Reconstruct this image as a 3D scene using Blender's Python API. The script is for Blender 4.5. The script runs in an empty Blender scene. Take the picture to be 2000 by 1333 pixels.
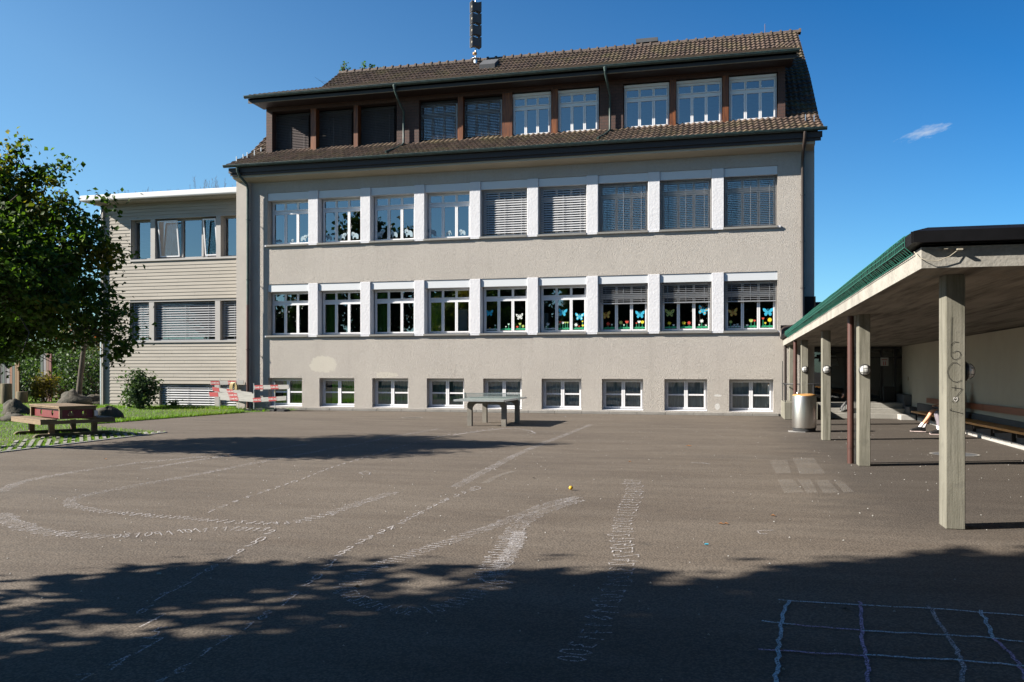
import bpy, math, random
import numpy as np
from mathutils import Vector, Matrix

# ------------------------------------------------------------------ camera, sky, sun, exposure
sc = bpy.context.scene
COL = sc.collection
TH = math.radians(14.1); CT, ST = math.cos(TH), math.sin(TH)
EYE, FPX, CX, HY = 1.65, 1690.0, 1000.0, 720.0       # eye height, focal length and horizon measured on the 2000 px photo
cd = bpy.data.cameras.new('camera'); cam = bpy.data.objects.new('camera', cd); COL.objects.link(cam)
cd.sensor_width = 36; cd.lens = FPX / 2000 * 36; cd.shift_y = (HY - 666.5) / 2000; cd.clip_end = 2000; cd.clip_start = 0.05
cam.location = (0, 0, EYE); cam.rotation_euler = (math.pi / 2, 0, TH)
sc.camera = cam
SUN_EL, SUN_AZ = math.radians(30), math.radians(22)   # light travels towards (cos az, sin az)
world = bpy.data.worlds.new('World'); sc.world = world; world.use_nodes = True
wt = world.node_tree; wt.nodes.clear()
wo = wt.nodes.new('ShaderNodeOutputWorld'); wb = wt.nodes.new('ShaderNodeBackground'); sky = wt.nodes.new('ShaderNodeTexSky')
sky.sky_type = 'NISHITA'; sky.sun_disc = False; sky.sun_elevation = SUN_EL
sky.sun_rotation = math.atan2(-math.cos(SUN_AZ), -math.sin(SUN_AZ))
sky.altitude = 500; sky.air_density = 1.0; sky.dust_density = 0.25; sky.ozone_density = 3.0
wb.inputs['Strength'].default_value = 0.05
# one small wisp of cloud low in the right of the sky
def _dirpx(px, py):
    r, d, u = (px - CX) / FPX, 1.0, (HY - py) / FPX
    return Vector((r * CT - d * ST, r * ST + d * CT, u)).normalized()
tc = wt.nodes.new('ShaderNodeTexCoord'); cdir = _dirpx(1808, 258)
xd = Vector((CT, ST, 0)).normalized(); zd = Vector((0, 0, 1))
def _n(t, **k):
    n = wt.nodes.new(t)
    for a, b in k.items(): setattr(n, a, b)
    return n
sub = _n('ShaderNodeVectorMath', operation='SUBTRACT'); sub.inputs[1].default_value = cdir; wt.links.new(tc.outputs['Generated'], sub.inputs[0])
dx = _n('ShaderNodeVectorMath', operation='DOT_PRODUCT'); dx.inputs[1].default_value = (xd + zd * 0.25) / 0.026; wt.links.new(sub.outputs[0], dx.inputs[0])
dz = _n('ShaderNodeVectorMath', operation='DOT_PRODUCT'); dz.inputs[1].default_value = (zd - xd * 0.25) / 0.008; wt.links.new(sub.outputs[0], dz.inputs[0])
comb = _n('ShaderNodeCombineXYZ'); wt.links.new(dx.outputs['Value'], comb.inputs[0]); wt.links.new(dz.outputs['Value'], comb.inputs[1])
ln = _n('ShaderNodeVectorMath', operation='LENGTH'); wt.links.new(comb.outputs[0], ln.inputs[0])
nz = _n('ShaderNodeTexNoise'); nz.inputs['Scale'].default_value = 2.2; nz.inputs['Detail'].default_value = 5; nz.inputs['Roughness'].default_value = .65; wt.links.new(comb.outputs[0], nz.inputs['Vector'])
m1 = _n('ShaderNodeMath', operation='MULTIPLY_ADD'); m1.inputs[1].default_value = -0.45; m1.inputs[2].default_value = 0.0; wt.links.new(ln.outputs['Value'], m1.inputs[0])
m2 = _n('ShaderNodeMath', operation='ADD'); wt.links.new(m1.outputs[0], m2.inputs[0]); wt.links.new(nz.outputs[0], m2.inputs[1])
mr = _n('ShaderNodeMapRange'); mr.inputs['From Min'].default_value = 0.12; mr.inputs['From Max'].default_value = 0.55; mr.inputs['To Max'].default_value = .6; wt.links.new(m2.outputs[0], mr.inputs['Value'])
mx = _n('ShaderNodeMix', data_type='RGBA'); wt.links.new(mr.outputs[0], mx.inputs[0]); 
# deep polarised blue of the clear sky away from the sun: a tint that grows with height and with distance from the sun's side
pd = _n('ShaderNodeVectorMath', operation='DOT_PRODUCT'); pd.inputs[1].default_value = (xd * 1.1 + zd * 2.07); wt.links.new(tc.outputs['Generated'], pd.inputs[0])
pa = _n('ShaderNodeMapRange'); pa.inputs['From Min'].default_value = 0.14; pa.inputs['From Max'].default_value = 1.14; wt.links.new(pd.outputs['Value'], pa.inputs['Value'])
pt = _n('ShaderNodeMix', data_type='RGBA'); pt.inputs[6].default_value = (.74, 1.02, 1.09, 1); pt.inputs[7].default_value = (.145, .585, .93, 1); wt.links.new(pa.outputs[0], pt.inputs[0])
pz = _n('ShaderNodeMapRange'); pz.inputs['From Min'].default_value = 1.14; pz.inputs['From Max'].default_value = 2.3; wt.links.new(pd.outputs['Value'], pz.inputs['Value'])
pt2 = _n('ShaderNodeMix', data_type='RGBA'); pt2.inputs[7].default_value = (.06, .30, .52, 1); wt.links.new(pz.outputs[0], pt2.inputs[0]); wt.links.new(pt.outputs[2], pt2.inputs[6])
pm_ = _n('ShaderNodeVectorMath', operation='MULTIPLY'); wt.links.new(sky.outputs[0], pm_.inputs[0]); wt.links.new(pt2.outputs[2], pm_.inputs[1])
wt.links.new(pm_.outputs[0], mx.inputs[6]); mx.inputs[7].default_value = (4.4, 4.9, 5.6, 1)
wt.links.new(mx.outputs[2], wb.inputs['Color']); wt.links.new(wb.outputs[0], wo.inputs['Surface'])
sd = bpy.data.lights.new('sun', 'SUN'); sun = bpy.data.objects.new('sun', sd); COL.objects.link(sun)
sd.energy = 5.0; sd.angle = math.radians(0.5); sd.color = (1.0, 0.93, 0.83)
_ld = Vector((math.cos(SUN_EL) * math.cos(SUN_AZ), math.cos(SUN_EL) * math.sin(SUN_AZ), -math.sin(SUN_EL)))
sun.rotation_euler = _ld.to_track_quat('-Z', 'Y').to_euler(); sun.location = (-30, -12, 30)
sc.view_settings.view_transform = 'Standard'; sc.view_settings.look = 'None'; sc.view_settings.exposure = 1.6; sc.view_settings.gamma = 1
sc.render.engine = 'CYCLES'; sc.cycles.max_bounces = 8; sc.cycles.transparent_max_bounces = 24

# ------------------------------------------------------------------ measuring helpers
def gp(px, py, z=0.0):
    d = FPX * (EYE - z) / (py - HY); r = (px - CX) / FPX * d
    return (r * CT - d * ST, r * ST + d * CT)
def dp(px, py, d):
    r = (px - CX) / FPX * d
    return Vector((r * CT - d * ST, r * ST + d * CT, EYE + (HY - py) * d / FPX))
def xat(px, Y):
    k = (px - CX) / FPX; return Y * (k * CT - ST) / (CT + k * ST)
def zat(px, py, Y):
    X = xat(px, Y); return EYE + (HY - py) * (-X * ST + Y * CT) / FPX

# ------------------------------------------------------------------ mesh builder
class MB:
    def __init__(s): s.v = []; s.f = []; s.s = []
    def add(s, vs, fs, smooth=False):
        o = len(s.v); s.v.extend([tuple(v) for v in vs]); s.f.extend([tuple(i + o for i in f) for f in fs]); s.s.extend([smooth] * len(fs)); return s
    def box(s, x0, x1, y0, y1, z0, z1):
        return s.hexa([(x0,y0,z0),(x1,y0,z0),(x1,y1,z0),(x0,y1,z0),(x0,y0,z1),(x1,y0,z1),(x1,y1,z1),(x0,y1,z1)])
    def hexa(s, c):
        return s.add(c, [(3,2,1,0),(4,5,6,7),(0,1,5,4),(1,2,6,5),(2,3,7,6),(3,0,4,7)])
    def bbox(s, x0, x1, y0, y1, z0, z1, b=0.01):
        # box with chamfered vertical edges and chamfered top
        def ring(z, k):
            return [(x0+b+k,y0+k,z),(x1-b-k,y0+k,z),(x1-k,y0+b+k,z),(x1-k,y1-b-k,z),(x1-b-k,y1-k,z),(x0+b+k,y1-k,z),(x0+k,y1-b-k,z),(x0+k,y0+b+k,z)]
        vs = ring(z0, b*.6) + ring(z0+b, 0) + ring(z1-b, 0) + ring(z1, b*.6)
        fs = [tuple(range(7,-1,-1)), tuple(range(24,32))]
        for k in range(3):
            for i in range(8):
                j = (i+1) % 8; fs.append((k*8+i, k*8+j, k*8+8+j, k*8+8+i))
        return s.add(vs, fs)
    def frame(s, O, A, B, a0, a1, b0, b1, z0, z1):
        # box in a rotated ground frame: O origin, A and B unit vectors
        P = lambda a, b, z: (O[0]+A[0]*a+B[0]*b, O[1]+A[1]*a+B[1]*b, z)
        c = [P(a0,b0,z0),P(a1,b0,z0),P(a1,b1,z0),P(a0,b1,z0),P(a0,b0,z1),P(a1,b0,z1),P(a1,b1,z1),P(a0,b1,z1)]
        if A[0]*B[1]-A[1]*B[0] < 0: c = [c[i] for i in (1,0,3,2,5,4,7,6)]
        return s.hexa(c)
    def beam(s, p, q, w, h, up=(0,0,1)):
        p, q = Vector(p), Vector(q); t = (q-p).normalized(); u = Vector(up)
        if abs(t.dot(u)) > .98: u = Vector((0,1,0))
        a = t.cross(u).normalized()*w/2; b = a.cross(t).normalized()*h/2
        return s.hexa([p-a-b, p+a-b, q+a-b, q-a-b, p-a+b, p+a+b, q+a+b, q-a+b])
    def tube(s, pts, r, n=10, cap=True):
        pts = [Vector(p) for p in pts]; rs = r if isinstance(r, (list, tuple)) else [r]*len(pts)
        vs = []; fs = []; prev = None
        for i, p in enumerate(pts):
            t = (pts[min(i+1,len(pts)-1)] - pts[max(i-1,0)]).normalized()
            if prev is None: a = t.orthogonal().normalized()
            else: a = (prev - t*prev.dot(t)).normalized()
            prev = a; b = t.cross(a)
            for k in range(n):
                an = 2*math.pi*k/n; vs.append(p + (a*math.cos(an)+b*math.sin(an))*rs[i])
        for i in range(len(pts)-1):
            for k in range(n):
                j = (k+1) % n; fs.append((i*n+k, i*n+j, (i+1)*n+j, (i+1)*n+k))
        s.add(vs, fs, True)
        if cap:
            m = len(pts)-1
            s.add([vs[k] for k in range(n)], [tuple(range(n-1,-1,-1))]); s.add([vs[m*n+k] for k in range(n)], [tuple(range(n))])
        return s
    def lathe(s, c, prof, n=24, axis=(0,0,1), smooth=True):
        ax = Vector(axis).normalized(); a = ax.orthogonal().normalized(); b = ax.cross(a); c = Vector(c); vs = []; fs = []
        for (r, h) in prof:
            for k in range(n):
                an = 2*math.pi*k/n; vs.append(c + ax*h + (a*math.cos(an)+b*math.sin(an))*max(r,1e-4))
        for i in range(len(prof)-1):
            for k in range(n):
                j = (k+1) % n; fs.append((i*n+k, i*n+j, (i+1)*n+j, (i+1)*n+k))
        return s.add(vs, fs, smooth)
    def prism(s, poly, y0, y1, axis='y'):
        # polygon in xz extruded along y (axis y) or polygon in xy extruded along z
        n = len(poly)
        if axis == 'y': vs = [(x,y0,z) for x,z in poly] + [(x,y1,z) for x,z in poly]
        elif axis == 'x': vs = [(y0,y,z) for y,z in poly] + [(y1,y,z) for y,z in poly]
        else: vs = [(x,y,y0) for x,y in poly] + [(x,y,y1) for x,y in poly]
        fs = [tuple(range(n)), tuple(range(2*n-1,n-1,-1))] + [(i, n+i, n+(i+1)%n, (i+1)%n) for i in range(n)]
        return s.add(vs, fs)
    def quad(s, *p): return s.add(p, [tuple(range(len(p)))])

def wloc(o):
    v = Vector((0,0,0))
    while o is not None: v += o.location; o = o.parent
    return v
def mesh(name, mb, mat):
    me = bpy.data.meshes.new(name); me.from_pydata([tuple(v) for v in mb.v], [], mb.f)
    me.polygons.foreach_set('use_smooth', mb.s)
    for m in (mat if isinstance(mat, (list, tuple)) else [mat]): me.materials.append(m)
    me.update(); return me
def obj(name, mb, mat, parent=None, loc=None, base=None):
    """world-baked verts by default; loc = local verts placed at loc (relative to parent); base = origin for a top-level mesh"""
    if loc is None:
        off = wloc(parent) if parent else Vector(base if base else (0,0,0))
        mb.v = [(v[0]-off[0], v[1]-off[1], v[2]-off[2]) for v in mb.v]
    o = bpy.data.objects.new(name, mesh(name, mb, mat)); COL.objects.link(o)
    if loc is not None: o.location = loc
    elif not parent and base: o.location = base
    if parent: o.parent = parent
    return o
def tag(o, label=None, cat=None, group=None, kind=None):
    if label: o['label'] = label
    if cat: o['category'] = cat
    if group: o['group'] = group
    if kind: o['kind'] = kind
    return o
def thing(name, label, cat, loc=(0,0,0), group=None):
    o = bpy.data.objects.new(name, None); COL.objects.link(o); o.location = loc; o.empty_display_size = .3
    return tag(o, label, cat, group)
def copy_tree(o, parent=None):
    c = o.copy(); COL.objects.link(c); c.parent = parent
    for ch in o.children: copy_tree(ch, c)
    return c

# ------------------------------------------------------------------ materials
K = .58
def mat(name, color, rough=.8, metal=0, var=.0, vscale=3, bump=0, bscale=40, spec=.5, color2=None, stretch=(1,1,1), fine=0, fscale=60, detail=4, bdist=.02):
    kk = K if metal < .5 else 1; color = tuple(q*kk for q in color); color2 = color2 and tuple(q*kk for q in color2)
    m = bpy.data.materials.new(name); m.use_nodes = True; nt = m.node_tree; N = nt.nodes; L = nt.links
    b = N['Principled BSDF']; b.inputs['Roughness'].default_value = rough; b.inputs['Metallic'].default_value = metal
    b.inputs['Specular IOR Level'].default_value = spec
    c = (*color, 1); b.inputs['Base Color'].default_value = c
    t = N.new('ShaderNodeTexCoord'); mp = N.new('ShaderNodeMapping'); mp.inputs['Scale'].default_value = stretch; L.new(t.outputs['Object'], mp.inputs['Vector'])
    out = None
    if var or color2:
        n = N.new('ShaderNodeTexNoise'); n.inputs['Scale'].default_value = vscale; n.inputs['Detail'].default_value = detail; n.inputs['Roughness'].default_value = .6; L.new(mp.outputs[0], n.inputs['Vector'])
        r = N.new('ShaderNodeMapRange'); r.inputs['From Min'].default_value = .3; r.inputs['From Max'].default_value = .7; L.new(n.outputs[0], r.inputs['Value'])
        x = N.new('ShaderNodeMix'); x.data_type = 'RGBA'; L.new(r.outputs[0], x.inputs[0])
        if color2: x.inputs[6].default_value = c; x.inputs[7].default_value = (*color2, 1)
        else:
            x.inputs[6].default_value = tuple([q*(1-var) for q in color]) + (1,); x.inputs[7].default_value = tuple([min(1,q*(1+var)) for q in color]) + (1,)
        out = x.outputs[2]
        if fine:
            n2 = N.new('ShaderNodeTexNoise'); n2.inputs['Scale'].default_value = fscale; n2.inputs['Detail'].default_value = 2; L.new(mp.outputs[0], n2.inputs['Vector'])
            r2 = N.new('ShaderNodeMapRange'); r2.inputs['From Min'].default_value = .3; r2.inputs['From Max'].default_value = .7; r2.inputs['To Min'].default_value = 1-fine; r2.inputs['To Max'].default_value = 1+fine; L.new(n2.outputs[0], r2.inputs['Value'])
            vm = N.new('ShaderNodeVectorMath'); vm.operation = 'SCALE'; L.new(out, vm.inputs[0]); L.new(r2.outputs[0], vm.inputs['Scale']); out = vm.outputs[0]
        L.new(out, b.inputs['Base Color'])
    if bump:
        n = N.new('ShaderNodeTexNoise'); n.inputs['Scale'].default_value = bscale; n.inputs['Detail'].default_value = 4; L.new(mp.outputs[0], n.inputs['Vector'])
        bp = N.new('ShaderNodeBump'); bp.inputs['Strength'].default_value = bump; bp.inputs['Distance'].default_value = bdist; L.new(n.outputs[0], bp.inputs['Height']); L.new(bp.outputs[0], b.inputs['Normal'])
    return m
def nodes(m): return m.node_tree.nodes, m.node_tree.links, m.node_tree.nodes['Principled BSDF']
def mathn(N, L, op, a, b=None, c=None):
    n = N.new('ShaderNodeMath'); n.operation = op
    for i, q in enumerate((a, b, c)):
        if q is None: continue
        if isinstance(q, (int, float)): n.inputs[i].default_value = q
        else: L.new(q, n.inputs[i])
    return n.outputs[0]
def mixc(N, L, f, a, b):
    x = N.new('ShaderNodeMix'); x.data_type = 'RGBA'
    for i, q in ((0, f), (6, a), (7, b)):
        if isinstance(q, (int, float)): x.inputs[i].default_value = q
        elif isinstance(q, tuple): x.inputs[i].default_value = (*[w_*K for w_ in q], 1)
        else: L.new(q, x.inputs[i])
    return x.outputs[2]
def noise(N, L, vec, scale, detail=4, rough=.6, lo=.3, hi=.7, to0=0, to1=1):
    n = N.new('ShaderNodeTexNoise'); n.inputs['Scale'].default_value = scale; n.inputs['Detail'].default_value = detail; n.inputs['Roughness'].default_value = rough; L.new(vec, n.inputs['Vector'])
    r = N.new('ShaderNodeMapRange'); r.inputs['From Min'].default_value = lo; r.inputs['From Max'].default_value = hi; r.inputs['To Min'].default_value = to0; r.inputs['To Max'].default_value = to1; L.new(n.outputs[0], r.inputs['Value'])
    return r.outputs[0]
def coords(N, L, scale=(1,1,1), rot=(0,0,0)):
    t = N.new('ShaderNodeTexCoord'); mp = N.new('ShaderNodeMapping'); mp.inputs['Scale'].default_value = scale; mp.inputs['Rotation'].default_value = rot; L.new(t.outputs['Object'], mp.inputs['Vector']); return mp.outputs[0]

M = {}
# asphalt: worn, brownish grey, stains, streaks along the wear direction, aggregate speckle
m = M['asphalt'] = mat('asphalt', (.13,.115,.10), rough=.9, spec=.3); N, L, B = nodes(m); v = coords(N, L); vs = coords(N, L, (.35,1.6,1), (0,0,-.25))
c = mixc(N, L, noise(N, L, v, .22, 5), (.138,.108,.083), (.195,.157,.120))
c = mixc(N, L, noise(N, L, vs, .9, 6, .7, .38, .72), c, (.235,.195,.155))
c = mixc(N, L, noise(N, L, coords(N, L, (.12,2.2,1), (0,0,-.32)), 1.3, 6, .75, .50, .72, 0, .6), c, (.140,.115,.092))
c = mixc(N, L, noise(N, L, vs, .5, 3, .5, .60, .78, 0, .5), c, (.075,.066,.06))
c = mixc(N, L, noise(N, L, v, 3.0, 4, .7, .60, .72, 0, .35), c, (.06,.055,.05))
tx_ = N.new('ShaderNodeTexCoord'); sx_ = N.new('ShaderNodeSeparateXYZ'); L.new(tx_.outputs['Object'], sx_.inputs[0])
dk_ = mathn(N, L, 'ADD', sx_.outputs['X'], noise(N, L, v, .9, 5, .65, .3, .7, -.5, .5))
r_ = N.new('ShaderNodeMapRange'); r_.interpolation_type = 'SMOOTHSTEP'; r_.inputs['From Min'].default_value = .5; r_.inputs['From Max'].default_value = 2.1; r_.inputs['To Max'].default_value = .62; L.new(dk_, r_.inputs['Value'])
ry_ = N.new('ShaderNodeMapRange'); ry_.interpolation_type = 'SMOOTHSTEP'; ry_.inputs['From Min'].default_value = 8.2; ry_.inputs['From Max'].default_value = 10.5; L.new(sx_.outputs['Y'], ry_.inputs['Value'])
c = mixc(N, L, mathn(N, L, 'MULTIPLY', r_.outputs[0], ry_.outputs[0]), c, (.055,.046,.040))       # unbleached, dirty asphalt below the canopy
sp = N.new('ShaderNodeTexVoronoi'); sp.inputs['Scale'].default_value = 48; L.new(v, sp.inputs['Vector'])
r = N.new('ShaderNodeMapRange'); r.inputs['From Min'].default_value = 0; r.inputs['From Max'].default_value = .7; r.inputs['To Min'].default_value = 1.25; r.inputs['To Max'].default_value = .66; L.new(sp.outputs['Distance'], r.inputs['Value'])
g = mathn(N, L, 'MULTIPLY', r.outputs[0], noise(N, L, v, 90, 2, .5, .3, .7, .70, 1.30))
vm = N.new('ShaderNodeVectorMath'); vm.operation = 'SCALE'; L.new(c, vm.inputs[0]); L.new(g, vm.inputs['Scale']); L.new(vm.outputs[0], B.inputs['Base Color'])
bp = N.new('ShaderNodeBump'); bp.inputs['Strength'].default_value = .55; bp.inputs['Distance'].default_value = .006; L.new(sp.outputs['Distance'], bp.inputs['Height']); L.new(bp.outputs[0], B.inputs['Normal'])
# stucco, brushed render with repaired patches
m = M['stucco'] = mat('stucco', (.5,.46,.4), rough=.95, spec=.2); N, L, B = nodes(m); v = coords(N, L)
c = mixc(N, L, noise(N, L, v, .5, 5), (.575,.532,.482), (.645,.598,.542))
c = mixc(N, L, noise(N, L, coords(N, L, (1.2,1,.25)), 1.0, 5, .7, .55, .8, 0, .30), c, (.42,.39,.35))
c = mixc(N, L, noise(N, L, coords(N, L, (3.5,1,.18)), 1.0, 4, .65, .54, .74, 0, .22), c, (.40,.37,.33))
vd = N.new('ShaderNodeTexVoronoi'); vd.inputs['Scale'].default_value = 15; vd.feature = 'SMOOTH_F1'
dn = N.new('ShaderNodeTexNoise'); dn.inputs['Scale'].default_value = 11; dn.inputs['Detail'].default_value = 4; L.new(v, dn.inputs['Vector'])
va = N.new('ShaderNodeVectorMath'); va.operation = 'ADD'; L.new(v, va.inputs[0]); L.new(dn.outputs['Color'], va.inputs[1]); L.new(va.outputs[0], vd.inputs['Vector'])
c = mixc(N, L, noise(N, L, v, 11, 4, .8, .42, .68, 0, .26), c, (.40,.365,.32))
h = mathn(N, L, 'ADD', vd.outputs['Distance'], noise(N, L, v, 28, 3, .6, .3, .7, 0, .5))
bp = N.new('ShaderNodeBump'); bp.inputs['Strength'].default_value = .9; bp.inputs['Distance'].default_value = .018; L.new(h, bp.inputs['Height']); L.new(bp.outputs[0], B.inputs['Normal'])
def blob(px, py, rx, rz):
    X, Z = xat(px, 31.3), zat(px, py, 31.3)
    s2 = N.new('ShaderNodeVectorMath'); s2.operation = 'SUBTRACT'; t = N.new('ShaderNodeTexCoord'); L.new(t.outputs['Object'], s2.inputs[0]); s2.inputs[1].default_value = (X+8, 0, Z)
    m3 = N.new('ShaderNodeVectorMath'); m3.operation = 'MULTIPLY'; m3.inputs[1].default_value = (1/rx, 0, 1/rz); L.new(s2.outputs[0], m3.inputs[0])
    l3 = N.new('ShaderNodeVectorMath'); l3.operation = 'LENGTH'; L.new(m3.outputs[0], l3.inputs[0])
    q = mathn(N, L, 'ADD', l3.outputs['Value'], noise(N, L, v, 4, 3, .6, .3, .7, -.25, .25))
    r = N.new('ShaderNodeMapRange'); r.inputs['From Min'].default_value = .9; r.inputs['From Max'].default_value = 1.02; r.inputs['To Min'].default_value = .75; r.inputs['To Max'].default_value = 0; L.new(q, r.inputs['Value']); return r.outputs[0]
c = mixc(N, L, blob(632, 712, .62, .33), c, (.76,.71,.61)); c = mixc(N, L, blob(755, 733, .45, .12), c, (.74,.69,.59))
c = mixc(N, L, blob(1402, 773, .14, .04), c, (.9,.89,.87)); c = mixc(N, L, blob(1401, 795, .08, .11), c, (.9,.89,.87))
L.new(c, B.inputs['Base Color'])
M['stucco_plain'] = mat('stucco_plain', (.58,.535,.483), rough=.95, var=.05, vscale=1.5, bump=.5, bscale=45, spec=.2)
M['white_render'] = mat('white_render', (.84,.84,.87), rough=.9, var=.03, vscale=2, bump=.5, bscale=14, spec=.2)
M['frame'] = mat('window_white', (.98,.98,1.0), rough=.45, var=.02, vscale=4)
M['blindbox'] = mat('blind_box_metal', (.78,.81,.84), rough=.5, var=.02, vscale=2)
M['sill'] = mat('sill_stone', (.28,.27,.25), rough=.8, var=.12, vscale=6, bump=.1, stretch=(.4,1,4))
M['slat'] = mat('blind_slat', (.42,.43,.45), rough=.42, metal=.25, var=.06, vscale=9)
M['slat_dark'] = mat('blind_slat_brown', (.12,.095,.092), rough=.5, var=.06, vscale=9)
M['slat_light'] = mat('blind_slat_light', (.60,.61,.63), rough=.42, var=.05, vscale=9)
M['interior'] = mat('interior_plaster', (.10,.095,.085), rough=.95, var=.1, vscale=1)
M['plinth'] = mat('plinth_concrete', (.30,.285,.26), rough=.9, var=.16, vscale=3, bump=.3, bscale=40, fine=.15)
m = M['concrete'] = mat('board_marked_concrete', (.34,.32,.28), rough=.9, spec=.25); N, L, B = nodes(m); v = coords(N, L); vv = coords(N, L, (9,9,.5))
c = mixc(N, L, noise(N, L, v, 1.4, 5), (.215,.205,.165), (.325,.31,.255))
c = mixc(N, L, noise(N, L, vv, 1.6, 5, .7, .48, .68, 0, .8), c, (.14,.135,.10)); c = mixc(N, L, noise(N, L, v, 4, 6, .75, .55, .72, 0, .5), c, (.12,.115,.10))
L.new(c, B.inputs['Base Color'])
hn = mathn(N, L, 'ADD', noise(N, L, vv, 2.2, 3), noise(N, L, v, 50, 3, .6, .3, .7, 0, .4))
bp = N.new('ShaderNodeBump'); bp.inputs['Strength'].default_value = .35; bp.inputs['Distance'].default_value = .006; L.new(hn, bp.inputs['Height']); L.new(bp.outputs[0], B.inputs['Normal'])
m = M['soffit'] = mat('soffit_concrete', (.34,.31,.26), rough=.9, spec=.25); N, L, B = nodes(m); v = coords(N, L); vv = coords(N, L, (5,.35,1), (0,0,.5))
c = mixc(N, L, noise(N, L, v, .8, 5), (.32,.29,.24), (.44,.40,.34)); c = mixc(N, L, noise(N, L, vv, 1.1, 5, .7, .45, .65, 0, .85), c, (.12,.105,.085))
L.new(c, B.inputs['Base Color'])
bp = N.new('ShaderNodeBump'); bp.inputs['Strength'].default_value = .3; bp.inputs['Distance'].default_value = .01; L.new(noise(N, L, vv, 3, 4), bp.inputs['Height']); L.new(bp.outputs[0], B.inputs['Normal'])
M['fascia'] = mat('fascia_concrete', (.40,.38,.335), rough=.9, var=.22, vscale=2.2, bump=.25, bscale=30, fine=.12, fscale=30)
M['cap'] = mat('black_sheet_metal', (.006,.006,.0075), rough=.6, metal=.0, var=.35, vscale=5, bump=.05, bscale=8, spec=.15)
M['net'] = mat('green_net', (.02,.20,.145), rough=.7, var=.1, vscale=10)
M['copper_green'] = mat('patina_gutter', (.020,.040,.038), rough=.5, var=.4, vscale=6, color2=(.05,.10,.09))
M['pipe_brown'] = mat('brown_pipe', (.095,.035,.026), rough=.45, var=.2, vscale=5)
M['pipe_dark'] = mat('dark_brown_pipe', (.045,.030,.024), rough=.5, var=.25, vscale=4)
M['fascia_wood'] = mat('eaves_board_wood', (.024,.013,.011), rough=.6, var=.25, vscale=3, stretch=(.3,1,4))
M['eaves_box'] = mat('eaves_box_paint', (.50,.45,.35), rough=.8, var=.08, vscale=2, stretch=(.3,1,3))
m = M['wood_post'] = mat('orange_larch', (.28,.085,.022), rough=.5, spec=.4); N, L, B = nodes(m); v = coords(N, L, (9,9,.8))
c = mixc(N, L, noise(N, L, v, 2.2, 5, .6), (.07,.018,.006), (.32,.10,.022)); L.new(c, B.inputs['Base Color'])
m = M['shingle'] = mat('brown_shingle', (.075,.04,.032), rough=.75); N, L, B = nodes(m); v = coords(N, L, (1,1,1), (math.pi/2,0,0))
br = N.new('ShaderNodeTexBrick'); br.inputs['Scale'].default_value = 1; br.inputs['Brick Width'].default_value = .26; br.inputs['Row Height'].default_value = .115; br.inputs['Mortar Size'].default_value = .008
br.inputs['Color1'].default_value = (.055,.023,.016,1); br.inputs['Color2'].default_value = (.045,.020,.014,1); br.inputs['Mortar'].default_value = (.02,.012,.01,1); L.new(v, br.inputs['Vector']); L.new(br.outputs['Color'], B.inputs['Base Color'])
bp = N.new('ShaderNodeBump'); bp.inputs['Strength'].default_value = .6; bp.inputs['Distance'].default_value = .02; bp.invert = True; L.new(br.outputs['Fac'], bp.inputs['Height']); L.new(bp.outputs[0], B.inputs['Normal'])
m = M['tile'] = mat('clay_tile', (.1,.06,.045), rough=.72, spec=.35); N, L, B = nodes(m); v = coords(N, L)
at = N.new('ShaderNodeAttribute'); at.attribute_name = 'tile'
c = mixc(N, L, at.outputs['Fac'], (.085,.056,.043), (.185,.124,.092))
c = mixc(N, L, noise(N, L, v, 1.1, 6, .7, .48, .70, 0, .75), c, (.17,.145,.060))
c = mixc(N, L, noise(N, L, v, 7, 5, .7, .58, .70, 0, .8), c, (.24,.22,.165)); c = mixc(N, L, noise(N, L, v, 4, 5, .7, .56, .72, 0, .75), c, (.03,.024,.02))
L.new(c, B.inputs['Base Color'])
M['tile_dark'] = mat('ridge_tile', (.075,.05,.042), rough=.8, var=.35, vscale=5, color2=(.15,.11,.08))
m = M['siding'] = mat('weathered_siding', (.40,.36,.29), rough=.85, spec=.25); N, L, B = nodes(m); v = coords(N, L); vv = coords(N, L, (.35,1,7))
wn = N.new('ShaderNodeTexWhiteNoise'); wn.noise_dimensions = '2D'
c = mixc(N, L, noise(N, L, vv, 1.3, 6, .7), (.42,.385,.33), (.56,.515,.45)); c = mixc(N, L, noise(N, L, vv, 3.5, 5, .7, .6, .75, 0, .55), c, (.22,.21,.18)); L.new(c, B.inputs['Base Color'])
M['annex_frame'] = mat('grey_painted_frame', (.44,.42,.40), rough=.6, var=.04, vscale=2)
M['white_metal'] = mat('white_roof_metal', (.86,.86,.86), rough=.45, var=.02, vscale=1)
M['steel'] = mat('galvanised_steel', (.55,.57,.58), rough=.35, metal=.8, var=.1, vscale=8)
m = M['bin_steel'] = mat('brushed_steel', (.62,.60,.57), rough=.32, metal=1.0, var=.06, vscale=3, stretch=(1,1,30))
M['rubber'] = mat('black_rubber', (.028,.028,.03), rough=.85, var=.3, vscale=8, bump=.2)
M['black'] = mat('black_plastic', (.012,.012,.014), rough=.5, var=.2, vscale=8)
M['red_panel'] = mat('red_panel_paint', (.19,.012,.012), rough=.5, var=.15, vscale=5)
m = M['timber'] = mat('pressure_treated_timber', (.30,.20,.11), rough=.8); N, L, B = nodes(m); v = coords(N, L, (2,2,9), (0,0,.52))
c = mixc(N, L, noise(N, L, v, 3, 5, .7), (.17,.11,.06), (.32,.22,.12)); L.new(c, B.inputs['Base Color'])
M['bench_wood'] = mat('varnished_bench_wood', (.95,.42,.08), rough=.4, color2=(.70,.28,.05), vscale=3, stretch=(12,.6,12))
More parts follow.
